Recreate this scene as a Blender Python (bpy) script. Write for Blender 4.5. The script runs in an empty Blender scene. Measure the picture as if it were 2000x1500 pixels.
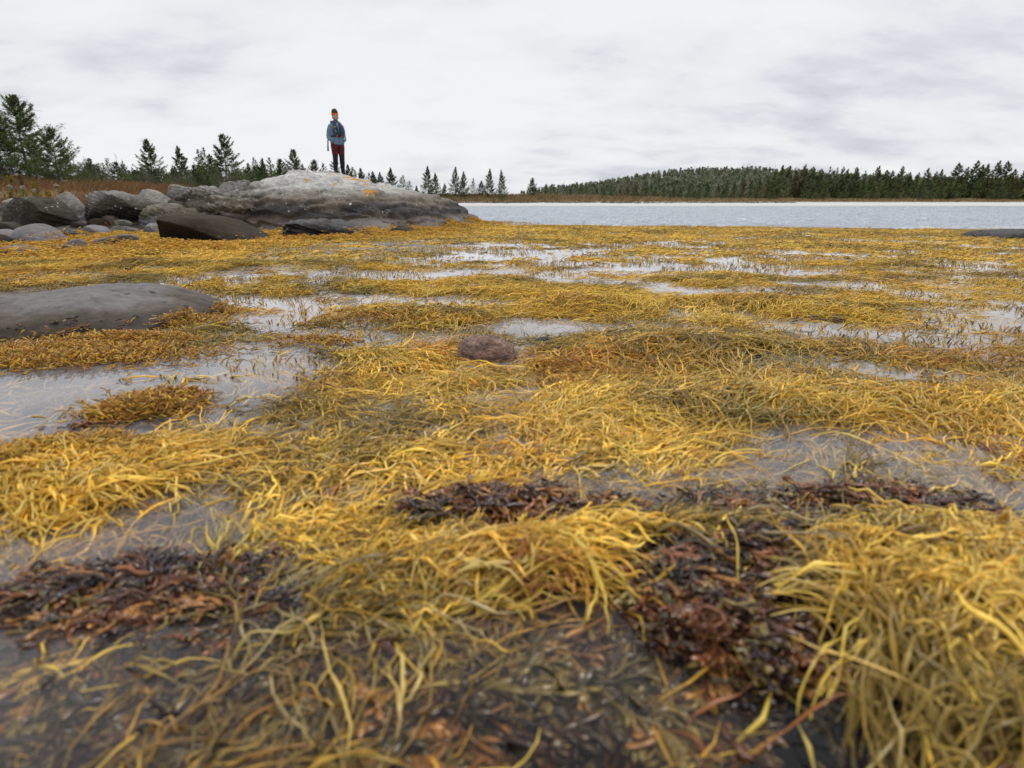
import bpy, math, numpy as np
from mathutils import Vector
C = bpy.context.scene
rng = np.random.default_rng(7)
R = math.radians

# ------------------------------------------------------------------ camera
FPX, CAMH = 1150.0, 0.70
TH = math.atan(362 / FPX); CT, ST = math.cos(TH), math.sin(TH)
cd = bpy.data.cameras.new('camera'); cam = bpy.data.objects.new('camera', cd); C.collection.objects.link(cam)
cam.location = (0, 0, CAMH); cam.rotation_euler = (math.pi / 2 - TH, 0, 0)
cd.sensor_width = 36; cd.lens = 36 * FPX / 2000; cd.clip_start = 0.02; cd.clip_end = 3000
cd.dof.use_dof = True; cd.dof.focus_distance = 5.0; cd.dof.aperture_fstop = 2.3
C.camera = cam
# ------------------------------------------------------------------ world: overcast sky
SUN_EL, SUN_ROT = 68, 28
w = bpy.data.worlds.new('World'); C.world = w; w.use_nodes = True
nt = w.node_tree; nt.nodes.clear()
def N(nt, t, **k):
    n = nt.nodes.new(t)
    for a, b in k.items():
        if a == 'inp':
            for i, v in b.items(): n.inputs[i].default_value = v
        else: setattr(n, a, b)
    return n
def ramp(nt, stops, interp='LINEAR'):
    n = nt.nodes.new('ShaderNodeValToRGB'); cr = n.color_ramp; cr.interpolation = interp
    while len(cr.elements) > 1: cr.elements.remove(cr.elements[-1])
    for i, (p, c) in enumerate(stops):
        e = cr.elements[0] if i == 0 else cr.elements.new(p)
        e.position = p; e.color = (*c, 1) if len(c) == 3 else c
    return n
def build_world():
    L = nt.links.new
    sky = N(nt, 'ShaderNodeTexSky', sky_type='NISHITA', sun_disc=False)
    sky.sun_elevation = R(SUN_EL); sky.sun_rotation = R(SUN_ROT)
    bg1 = N(nt, 'ShaderNodeBackground', inp={1: 0.06}); L(sky.outputs[0], bg1.inputs[0])
    tc = N(nt, 'ShaderNodeTexCoord')
    sx = N(nt, 'ShaderNodeSeparateXYZ'); L(tc.outputs['Generated'], sx.inputs[0])
    az = N(nt, 'ShaderNodeMath', operation='ABSOLUTE'); L(sx.outputs[2], az.inputs[0])
    zz = N(nt, 'ShaderNodeMath', operation='ADD', inp={1: 0.26}); L(az.outputs[0], zz.inputs[0])
    dx = N(nt, 'ShaderNodeMath', operation='DIVIDE'); L(sx.outputs[0], dx.inputs[0]); L(zz.outputs[0], dx.inputs[1])
    dy = N(nt, 'ShaderNodeMath', operation='DIVIDE'); L(sx.outputs[1], dy.inputs[0]); L(zz.outputs[0], dy.inputs[1])
    cb = N(nt, 'ShaderNodeCombineXYZ'); L(dx.outputs[0], cb.inputs[0]); L(dy.outputs[0], cb.inputs[1])
    mp = N(nt, 'ShaderNodeMapping'); mp.inputs['Rotation'].default_value = (0, 0, R(-12)); mp.inputs['Scale'].default_value = (0.62, 1.0, 1)
    mp.inputs['Location'].default_value = (3.1, 1.7, 0)
    L(cb.outputs[0], mp.inputs[0])
    n1 = N(nt, 'ShaderNodeTexNoise', inp={'Scale': 1.0, 'Detail': 8, 'Roughness': 0.55, 'Distortion': 0.1}); L(mp.outputs[0], n1.inputs[0])
    n2 = N(nt, 'ShaderNodeTexNoise', inp={'Scale': 3.6, 'Detail': 8, 'Roughness': 0.55, 'Distortion': 0.15}); L(mp.outputs[0], n2.inputs[0])
    mx = N(nt, 'ShaderNodeMix', data_type='FLOAT', inp={0: 0.42}); L(n1.outputs[0], mx.inputs[2]); L(n2.outputs[0], mx.inputs[3])
    # heavier grey to the right and towards the horizon, brighter overhead and left
    gx = N(nt, 'ShaderNodeMath', operation='MULTIPLY', inp={1: 0.06}); L(sx.outputs[0], gx.inputs[0])
    gz = N(nt, 'ShaderNodeMath', operation='MULTIPLY', inp={1: 0.20}); L(az.outputs[0], gz.inputs[0])
    s1 = N(nt, 'ShaderNodeMath', operation='SUBTRACT'); L(mx.outputs[0], s1.inputs[0]); L(gx.outputs[0], s1.inputs[1])
    s2 = N(nt, 'ShaderNodeMath', operation='ADD'); L(s1.outputs[0], s2.inputs[0]); L(gz.outputs[0], s2.inputs[1])
    cr = ramp(nt, [(0.36, (0.58, 0.60, 0.66)), (0.44, (0.71, 0.73, 0.785)), (0.50, (0.85, 0.865, 0.895)), (0.58, (0.925, 0.93, 0.95))])
    L(s2.outputs[0], cr.inputs[0])
    bg2 = N(nt, 'ShaderNodeBackground', inp={1: 0.99}); L(cr.outputs[0], bg2.inputs[0])
    ms = N(nt, 'ShaderNodeMixShader', inp={0: 0.95}); L(bg1.outputs[0], ms.inputs[1]); L(bg2.outputs[0], ms.inputs[2])
    o = N(nt, 'ShaderNodeOutputWorld'); L(ms.outputs[0], o.inputs[0])
build_world()
sd_ = bpy.data.lights.new('sun', 'SUN'); sun = bpy.data.objects.new('sun', sd_); C.collection.objects.link(sun)
sd_.energy = 1.5; sd_.angle = R(25); sd_.color = (1, 0.97, 0.92)
sun.rotation_euler = (R(90 - SUN_EL), 0, R(180 - SUN_ROT))
# sun stands behind the scene, to the right
C.view_settings.view_transform = 'Standard'; C.view_settings.look = 'None'; C.view_settings.exposure = 0.0; C.view_settings.gamma = 1
C.cycles.max_bounces = 7; C.cycles.diffuse_bounces = 3; C.cycles.glossy_bounces = 3; C.cycles.transparent_max_bounces = 16
C.cycles.caustics_reflective = False; C.cycles.caustics_refractive = False
C.cycles.use_denoising = True

# ------------------------------------------------------------------ helpers
def at(px, py, Y):                      # the point at depth Y that shows at a photo position
    u = (px - 1000) / FPX; v = (750 - py) / FPX; t = Y / (CT + v * ST)
    return np.array([u * t, Y, CAMH + t * (v * CT - ST)])
def gp(px, py, z=0.0):                  # the point on the level z
    u = (px - 1000) / FPX; v = (750 - py) / FPX; t = (z - CAMH) / (v * CT - ST)
    return np.array([u * t, t * (CT + v * ST), z])
def proj(x, y, z=0.0):
    f = y * CT - (z - CAMH) * ST; up = y * ST + (z - CAMH) * CT
    f = np.maximum(f, 0.05)
    return 1000 + FPX * x / f, 750 - FPX * up / f
def h3(i, j, k, s):
    h = (i.astype(np.int64) * 374761393 + j.astype(np.int64) * 668265263 + k.astype(np.int64) * 1274126177 + s * 974634533) & 0xffffffff
    h = ((h ^ (h >> 13)) * 1103515245) & 0xffffffff
    h = ((h ^ (h >> 16)) * 1597334677) & 0xffffffff
    return (h >> 8) / float(1 << 24)
def vnoise(P, s=0):
    P = np.asarray(P, float); F = np.floor(P); f = P - F; I = F.astype(np.int64); f = f * f * (3 - 2 * f)
    x, y = f[..., 0], f[..., 1]; i, j = I[..., 0], I[..., 1]
    if P.shape[-1] == 2:
        k = np.zeros_like(i)
        a = h3(i, j, k, s) * (1 - x) + h3(i + 1, j, k, s) * x
        b = h3(i, j + 1, k, s) * (1 - x) + h3(i + 1, j + 1, k, s) * x
        return a * (1 - y) + b * y
    z = f[..., 2]; k = I[..., 2]; out = 0
    for dz, wz in ((0, 1 - z), (1, z)):
        a = h3(i, j, k + dz, s) * (1 - x) + h3(i + 1, j, k + dz, s) * x
        b = h3(i, j + 1, k + dz, s) * (1 - x) + h3(i + 1, j + 1, k + dz, s) * x
        out = out + wz * (a * (1 - y) + b * y)
    return out
def fbm(P, o=4, s=0, g=0.5):
    P = np.asarray(P, float); a, t, r = 1.0, 0.0, 0
    for q in range(o):
        r = r + a * vnoise(P * 2 ** q + 17.3 * q, s + q); t += a; a *= g
    return r / t
def sstep(a, b, x):
    t = np.clip((x - a) / (b - a), 0, 1); return t * t * (3 - 2 * t)
def mesh_np(name, V, faces, cols=None, smooth=True):
    """faces: list of (n,k) index arrays"""
    me = bpy.data.meshes.new(name); V = np.asarray(V, np.float32)
    me.vertices.add(len(V)); me.vertices.foreach_set('co', V.ravel())
    idx = np.concatenate([f.ravel() for f in faces]).astype(np.int32)
    tot = np.concatenate([np.full(len(f), f.shape[1], np.int32) for f in faces])
    st = np.concatenate([[0], np.cumsum(tot)[:-1]]).astype(np.int32)
    me.loops.add(len(idx)); me.loops.foreach_set('vertex_index', idx)
    me.polygons.add(len(tot)); me.polygons.foreach_set('loop_start', st); me.polygons.foreach_set('loop_total', tot)
    if smooth: me.polygons.foreach_set('use_smooth', np.ones(len(tot), bool))
    me.update(calc_edges=True)
    if cols is not None:
        at_ = me.color_attributes.new('tint', 'FLOAT_COLOR', 'POINT')
        c4 = np.ones((len(V), 4), np.float32); c4[:, :3] = cols; at_.data.foreach_set('color', c4.ravel())
    return me
def link(name, me, mat=None, parent=None, loc=(0, 0, 0)):
    o = bpy.data.objects.new(name, me); C.collection.objects.link(o); o.location = loc
    if mat is not None and me is not None: me.materials.append(mat)
    if parent is not None: o.parent = parent
    return o
def tag(o, label=None, cat=None, group=None, kind=None):
    if label: o['label'] = label
    if cat: o['category'] = cat
    if group: o['group'] = group
    if kind: o['kind'] = kind
    return o
def grid_faces(nu, nv, wrap_u=False, wrap_v=False):
    """vertex (i,j) = i*nv + j"""
    iu = np.arange(nu if wrap_u else nu - 1); jv = np.arange(nv if wrap_v else nv - 1)
    I, J = np.meshgrid(iu, jv, indexing='ij'); I2 = (I + 1) % nu; J2 = (J + 1) % nv
    return np.stack([I * nv + J, I2 * nv + J, I2 * nv + J2, I * nv + J2], -1).reshape(-1, 4)

# ------------------------------------------------------------------ materials
def newmat(name):
    m = bpy.data.materials.new(name); m.use_nodes = True; t = m.node_tree; t.nodes.clear()
    return m, t, t.links.new
def simple(name, col, rough=0.7, spec=0.3, noise=0.15, scale=8.0, bump=0.0, bscale=40.0):
    m, t, L = newmat(name)
    p = N(t, 'ShaderNodeBsdfPrincipled', inp={'Roughness': rough, 'Specular IOR Level': spec})
    g = N(t, 'ShaderNodeNewGeometry')
    tc = N(t, 'ShaderNodeTexCoord')
    n = N(t, 'ShaderNodeTexNoise', inp={'Scale': scale, 'Detail': 4}); L(tc.outputs['Object'], n.inputs[0])
    c = np.array(col)
    r = ramp(t, [(0.3, tuple(c * (1 - noise))), (0.7, tuple(np.minimum(c * (1 + noise), 1)))]); L(n.outputs[0], r.inputs[0]); L(r.outputs[0], p.inputs['Base Color'])
    if bump:
        n2 = N(t, 'ShaderNodeTexNoise', inp={'Scale': bscale, 'Detail': 5}); L(tc.outputs['Object'], n2.inputs[0])
        b = N(t, 'ShaderNodeBump', inp={'Strength': bump, 'Distance': 0.01}); L(n2.outputs[0], b.inputs['Height']); L(b.outputs[0], p.inputs['Normal'])
    o = N(t, 'ShaderNodeOutputMaterial'); L(p.outputs[0], o.inputs[0])
    return m
def tintmat(name, rough=0.45, spec=0.5, trans=0.25, nscale=30.0, nvar=0.35):
    m, t, L = newmat(name)
    a = N(t, 'ShaderNodeVertexColor', layer_name='tint')
    g = N(t, 'ShaderNodeNewGeometry')
    n = N(t, 'ShaderNodeTexNoise', inp={'Scale': nscale, 'Detail': 3}); L(g.outputs['Position'], n.inputs[0])
    r = ramp(t, [(0.3, (1 - nvar,) * 3), (0.7, (1.0,) * 3)]); L(n.outputs[0], r.inputs[0])
    mx = N(t, 'ShaderNodeMix', data_type='RGBA', blend_type='MULTIPLY', inp={0: 1.0}); L(a.outputs[0], mx.inputs[6]); L(r.outputs[0], mx.inputs[7])
    p = N(t, 'ShaderNodeBsdfPrincipled', inp={'Roughness': rough, 'Specular IOR Level': spec}); L(mx.outputs[2], p.inputs['Base Color'])
    o = N(t, 'ShaderNodeOutputMaterial')
    if trans:
        tr = N(t, 'ShaderNodeBsdfTranslucent'); L(mx.outputs[2], tr.inputs[0])
        ms = N(t, 'ShaderNodeMixShader', inp={0: trans}); L(p.outputs[0], ms.inputs[1]); L(tr.outputs[0], ms.inputs[2]); L(ms.outputs[0], o.inputs[0])
    else: L(p.outputs[0], o.inputs[0])
    return m
def rockmat(name, bands, mott=0.35, crack=0.5, white=0.0, orange=0.0, oz=0.9, rough=0.75, spec=0.35, bump=0.5, bandnoise=0.25, fine=22.0, seed=0.0, spots=0.0, strat=(0, 0, 1), wz=0.3):
    """bands: [(height in metres, colour)], stains and lichen belts by tide level"""
    m, t, L = newmat(name)
    g = N(t, 'ShaderNodeNewGeometry')
    off = N(t, 'ShaderNodeVectorMath', operation='ADD', inp={1: (seed * 3.1, seed * 1.7, seed)}); L(g.outputs['Position'], off.inputs[0])
    sp = N(t, 'ShaderNodeSeparateXYZ'); L(g.outputs['Position'], sp.inputs[0])
    nb = N(t, 'ShaderNodeTexNoise', inp={'Scale': 1.1, 'Detail': 6, 'Roughness': 0.6}); L(off.outputs[0], nb.inputs[0])
    m1 = N(t, 'ShaderNodeMath', operation='MULTIPLY_ADD', inp={1: bandnoise * 4, 2: -bandnoise * 2}); L(nb.outputs[0], m1.inputs[0])
    ad = N(t, 'ShaderNodeMath', operation='ADD'); L(sp.outputs[2], ad.inputs[0]); L(m1.outputs[0], ad.inputs[1])
    z0, z1 = bands[0][0], bands[-1][0] + 1e-4
    mr = N(t, 'ShaderNodeMapRange', inp={1: z0, 2: z1}); L(ad.outputs[0], mr.inputs[0])
    br = ramp(t, [((z - z0) / (z1 - z0), c) for z, c in bands]); L(mr.outputs[0], br.inputs[0])
    # mottling at two sizes
    st = N(t, 'ShaderNodeMapping'); L(off.outputs[0], st.inputs[0]); st.inputs['Scale'].default_value = (1, 1, 2.2); st.inputs['Rotation'].default_value = (0.1, 0.22, 0)
    n1 = N(t, 'ShaderNodeTexNoise', inp={'Scale': fine, 'Detail': 6, 'Roughness': 0.7}); L(st.outputs[0], n1.inputs[0])
    r1 = ramp(t, [(0.32, (1 - mott,) * 3), (0.5, (0.95,) * 3), (0.68, (1 + mott * 0.6,) * 3)]); L(n1.outputs[0], r1.inputs[0])
    x1 = N(t, 'ShaderNodeMix', data_type='RGBA', blend_type='MULTIPLY', inp={0: 1.0}); L(br.outputs[0], x1.inputs[6]); L(r1.outputs[0], x1.inputs[7])
    n2 = N(t, 'ShaderNodeTexNoise', inp={'Scale': fine / 5, 'Detail': 5, 'Roughness': 0.65}); L(st.outputs[0], n2.inputs[0])
    r2 = ramp(t, [(0.35, (1 - mott * 0.8,) * 3), (0.6, (1.05, 1.03, 1.0))]); L(n2.outputs[0], r2.inputs[0])
    x2 = N(t, 'ShaderNodeMix', data_type='RGBA', blend_type='MULTIPLY', inp={0: 1.0}); L(x1.outputs[2], x2.inputs[6]); L(r2.outputs[0], x2.inputs[7])
    col = x2.outputs[2]; hgt = n1.outputs[0]
    if crack:
        ds = N(t, 'ShaderNodeTexNoise', inp={'Scale': 1.5, 'Detail': 4}); L(st.outputs[0], ds.inputs[0])
        dm = N(t, 'ShaderNodeMix', data_type='RGBA', blend_type='ADD', inp={0: 0.6}); L(st.outputs[0], dm.inputs[6]); L(ds.outputs[1], dm.inputs[7])
        vo = N(t, 'ShaderNodeTexVoronoi', feature='DISTANCE_TO_EDGE', inp={'Scale': 1.25}); L(dm.outputs[2], vo.inputs[0])
        cr = ramp(t, [(0.0, (1 - crack,) * 3), (0.022, (1, 1, 1))]); L(vo.outputs[0], cr.inputs[0])
        x3 = N(t, 'ShaderNodeMix', data_type='RGBA', blend_type='MULTIPLY', inp={0: 1.0}); L(col, x3.inputs[6]); L(cr.outputs[0], x3.inputs[7]); col = x3.outputs[2]
    if white:
        nw = N(t, 'ShaderNodeTexNoise', inp={'Scale': 9.0, 'Detail': 5, 'Roughness': 0.7}); L(off.outputs[0], nw.inputs[0])
        rw = ramp(t, [(0.66 - white * 0.12, (0, 0, 0)), (0.69 - white * 0.12, (1, 1, 1))]); L(nw.outputs[0], rw.inputs[0])
        hz = N(t, 'ShaderNodeMapRange', inp={1: wz, 2: wz + 0.1}); L(sp.outputs[2], hz.inputs[0])
        mu = N(t, 'ShaderNodeMath', operation='MULTIPLY'); L(rw.outputs[0], mu.inputs[0]); L(hz.outputs[0], mu.inputs[1])
        x4 = N(t, 'ShaderNodeMix', data_type='RGBA'); L(mu.outputs[0], x4.inputs[0]); L(col, x4.inputs[6]); x4.inputs[7].default_value = (0.66, 0.65, 0.62, 1); col = x4.outputs[2]
    if orange:
        no = N(t, 'ShaderNodeTexNoise', inp={'Scale': 4.2, 'Detail': 5, 'Roughness': 0.75}); L(off.outputs[0], no.inputs[0])
        ro = ramp(t, [(0.70 - orange * 0.12, (0, 0, 0)), (0.73 - orange * 0.12, (1, 1, 1))]); L(no.outputs[0], ro.inputs[0])
        hz = N(t, 'ShaderNodeMapRange', inp={1: oz, 2: oz + 0.15}); L(sp.outputs[2], hz.inputs[0])
        mu = N(t, 'ShaderNodeMath', operation='MULTIPLY'); L(ro.outputs[0], mu.inputs[0]); L(hz.outputs[0], mu.inputs[1])
        x5 = N(t, 'ShaderNodeMix', data_type='RGBA'); L(mu.outputs[0], x5.inputs[0]); L(col, x5.inputs[6]); x5.inputs[7].default_value = (0.55, 0.26, 0.05, 1); col = x5.outputs[2]
    if spots:
        vo = N(t, 'ShaderNodeTexVoronoi', inp={'Scale': 9.0, 'Randomness': 1.0}); L(off.outputs[0], vo.inputs[0])
        rs = ramp(t, [(0.13 * spots, (0.12, 0.11, 0.12)), (0.17 * spots, (1, 1, 1))]); L(vo.outputs[0], rs.inputs[0])
        nz = N(t, 'ShaderNodeTexNoise', inp={'Scale': 1.3}); L(off.outputs[0], nz.inputs[0])
        rz = ramp(t, [(0.5, (0, 0, 0)), (0.56, (1, 1, 1))]); L(nz.outputs[0], rz.inputs[0])
        x6 = N(t, 'ShaderNodeMix', data_type='RGBA', blend_type='MULTIPLY'); L(rz.outputs[0], x6.inputs[0]); L(col, x6.inputs[6]); L(rs.outputs[0], x6.inputs[7]); col = x6.outputs[2]
    p = N(t, 'ShaderNodeBsdfPrincipled', inp={'Roughness': rough, 'Specular IOR Level': spec}); L(col, p.inputs['Base Color'])
    wetr = N(t, 'ShaderNodeMapRange', inp={1: 0.02, 2: 0.3, 3: 0.3, 4: rough}); L(sp.outputs[2], wetr.inputs[0]); wetr.inputs[3].default_value = min(rough, .45); L(wetr.outputs[0], p.inputs['Roughness'])
    n3 = N(t, 'ShaderNodeTexNoise', inp={'Scale': fine * 0.7, 'Detail': 8, 'Roughness': 0.7}); L(st.outputs[0], n3.inputs[0])
    b = N(t, 'ShaderNodeBump', inp={'Strength': bump, 'Distance': 0.05}); L(n3.outputs[0], b.inputs['Height']); L(b.outputs[0], p.inputs['Normal'])
    o = N(t, 'ShaderNodeOutputMaterial'); L(p.outputs[0], o.inputs[0])
    return m

# ------------------------------------------------------------------ terrain
SHORE = np.array([(-90, 10.5), (-14, 13.2), (-11, 13.4), (-8.5, 14.0), (-7, 14.6), (-5, 15.5), (-3.2, 18), (-3.0, 22), (-5, 28), (-6.6, 45), (-6.2, 58.5), (0, 59), (49, 59), (110, 55), (700, 0), (700, 950), (-700, 950), (-700, 10.5)], float)
def inland(x, y):
    x = np.asarray(x, float); y = np.asarray(y, float); d = np.full(x.shape, 1e9); ins = np.zeros(x.shape, bool)
    n = len(SHORE)
    for i in range(n):
        a = SHORE[i]; b = SHORE[(i + 1) % n]; e = b - a
        t = np.clip(((x - a[0]) * e[0] + (y - a[1]) * e[1]) / (e @ e), 0, 1)
        d = np.minimum(d, np.hypot(x - a[0] - t * e[0], y - a[1] - t * e[1]))
        c = ((a[1] > y) != (b[1] > y))
        with np.errstate(divide='ignore', invalid='ignore'):
            xi = (b[0] - a[0]) * (y - a[1]) / (b[1] - a[1] + 1e-12) + a[0]
        ins ^= c & (x < xi)
    return np.where(ins, d, -d)
def ground_z(x, y):
    x = np.asarray(x, float); y = np.asarray(y, float)
    s = inland(x, y)
    P = np.stack([x, y], -1)
    zl = 0.60 * (1 - np.exp(-np.maximum(s, 0) / 3.2)) + 0.55 * sstep(-10.5, -15, x) * sstep(14.5, 19, y)
    zf = 0.046 * np.clip(s, 0, 8) + (0.46 - 0.26 * sstep(5, 25, x)) * sstep(7.5, 13, s)
    k = sstep(36, 50, y)
    zi = zl * (1 - k) + zf * k
    zi = zi + (fbm(P / 1.6, 4, 5) - 0.5) * 0.22 * sstep(0.3, 3, s) * (1 - 0.6 * k)
    zo = -0.42 * (1 - np.exp(np.minimum(s, 0) / 2.2)) + (fbm(P / 0.5, 4, 9) - 0.5) * 0.14 * sstep(0, -1.5, s) - 1.2 * sstep(14, 26, y) * sstep(-1, -8, s)
    return np.where(s > 0, zi, zo)
def build_ground():
    a = np.linspace(-1, 1, 340); xs = np.sinh(a * 4.6) / np.sinh(4.6) * 700
    b = np.linspace(0, 1, 380); ys = -8 + np.sinh(b * 4.2) / np.sinh(4.2) * 900
    X, Y = np.meshgrid(xs, ys, indexing='ij'); Z = ground_z(X, Y)
    s = inland(X, Y)
    V = np.stack([X, Y, Z], -1).reshape(-1, 3)
    P = np.stack([X, Y], -1)
    nz = fbm(P / 2.0, 4, 3)
    far = sstep(40, 50, Y)
    mud = np.array([0.03, 0.023, 0.013]); sand = np.array([0.63, 0.62, 0.60]); peb = np.array([0.11, 0.095, 0.075]); turf = np.array([0.20, 0.125, 0.06]); dune = np.array([0.28, 0.2, 0.1])
    c = np.zeros(V.shape)
    s_, f_, n_ = s.ravel(), far.ravel(), nz.ravel()
    land_near = peb[None] * (0.6 + 0.8 * n_[:, None]); k = sstep(1.4, 2.6, s_ + (n_ - .5) * 2)[:, None]; land_near = land_near * (1 - k) + turf * k
    k = sstep(7.5, 8.6, s_ + (n_ - .5) * 1.0)[:, None]; land_far = sand * (1 - k) + dune * k
    wet = sstep(1.2, 0.3, s_)[:, None]; land_far = land_far * (1 - 0.35 * wet)
    land = land_near * (1 - f_[:, None]) + land_far * f_[:, None]
    sea = mud[None] * (0.5 + n_[:, None]) * (1 - f_[:, None]) + sand * 0.5 * f_[:, None]
    k = sstep(-0.2, 0.1, s_)[:, None]; c = sea * (1 - k) + land * k
    m, t, L = newmat('ground_soil')
    a_ = N(t, 'ShaderNodeVertexColor', layer_name='tint'); g = N(t, 'ShaderNodeNewGeometry')
    n = N(t, 'ShaderNodeTexNoise', inp={'Scale': 14.0, 'Detail': 6, 'Roughness': 0.7}); L(g.outputs['Position'], n.inputs[0])
    r = ramp(t, [(0.3, (0.7,) * 3), (0.7, (1.1,) * 3)]); L(n.outputs[0], r.inputs[0])
    mx = N(t, 'ShaderNodeMix', data_type='RGBA', blend_type='MULTIPLY', inp={0: 1.0}); L(a_.outputs[0], mx.inputs[6]); L(r.outputs[0], mx.inputs[7])
    # pebbles, shells and rotting weed on the sea floor
    sp = N(t, 'ShaderNodeSeparateXYZ'); L(g.outputs['Position'], sp.inputs[0]); uw = N(t, 'ShaderNodeMapRange', inp={1: -0.12, 2: -0.22, 3: 0.0, 4: 1.0}); L(sp.outputs[2], uw.inputs[0])
    vp = N(t, 'ShaderNodeTexVoronoi', inp={'Scale': 11.0}); L(g.outputs['Position'], vp.inputs[0]); sh = N(t, 'ShaderNodeSeparateColor'); L(vp.outputs['Color'], sh.inputs[0])
    pc = ramp(t, [(0.0, (0.02, 0.016, 0.01)), (0.3, (0.06, 0.045, 0.025)), (0.5, (0.035, 0.04, 0.018)), (0.7, (0.10, 0.07, 0.035)), (0.85, (0.12, 0.13, 0.08)), (0.95, (0.2, 0.17, 0.13))]); L(sh.outputs[0], pc.inputs[0])
    nl = N(t, 'ShaderNodeTexNoise', inp={'Scale': 5.0, 'Detail': 5}); L(g.outputs['Position'], nl.inputs[0]); rl = ramp(t, [(0.35, (0.25,) * 3), (0.65, (1.2,) * 3)]); L(nl.outputs[0], rl.inputs[0])
    pm = N(t, 'ShaderNodeMix', data_type='RGBA', blend_type='MULTIPLY', inp={0: 1.0}); L(pc.outputs[0], pm.inputs[6]); L(rl.outputs[0], pm.inputs[7])
    fm = N(t, 'ShaderNodeMix', data_type='RGBA'); L(uw.outputs[0], fm.inputs[0]); L(mx.outputs[2], fm.inputs[6]); L(pm.outputs[2], fm.inputs[7])
    p = N(t, 'ShaderNodeBsdfPrincipled', inp={'Roughness': 0.85, 'Specular IOR Level': 0.2}); L(fm.outputs[2], p.inputs['Base Color'])
    b = N(t, 'ShaderNodeBump', inp={'Strength': 0.5, 'Distance': 0.05}); L(n.outputs[0], b.inputs['Height']); L(b.outputs[0], p.inputs['Normal'])
    o = N(t, 'ShaderNodeOutputMaterial'); L(p.outputs[0], o.inputs[0])
    ob = link('ground', mesh_np('ground', V, [grid_faces(len(xs), len(ys))], c), m); tag(ob, kind='structure')
build_ground()
# hill far behind the right-hand wood
HC = at(1440, 324, 290)
def hill_z(x, y):
    dx = (x - HC[0]) / 80.0; dy = (y - 330) / 130.0
    r = np.sqrt(dx * dx + dy * dy)
    sx = np.where(dx < 0, 1.15, 1.0)
    z = (HC[2] - 3.6) * np.exp(-(np.abs(dx) ** 2.1) * 1.35 * sx) * np.exp(-(dy ** 2) * 1.3)
    return z + (fbm(np.stack([x, y], -1) / 25.0, 3, 2) - 0.5) * 1.2
def build_hill():
    xs = np.linspace(-130, 330, 130); ys = np.linspace(150, 560, 90)
    X, Y = np.meshgrid(xs, ys, indexing='ij')
    edge = np.minimum.reduce([sstep(0, 40, X + 130), sstep(0, 40, 330 - X), sstep(0, 30, Y - 150), sstep(0, 60, 560 - Y)])
    Z = (hill_z(X, Y) + 0.6) * edge - 0.1
    o = link('hill', mesh_np('hill', np.stack([X, Y, Z], -1).reshape(-1, 3), [grid_faces(len(xs), len(ys))]), simple('hill_soil', (0.05, 0.055, 0.03), 0.9, 0.1, 0.3, 0.3))
    tag(o, kind='structure')
build_hill()
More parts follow.
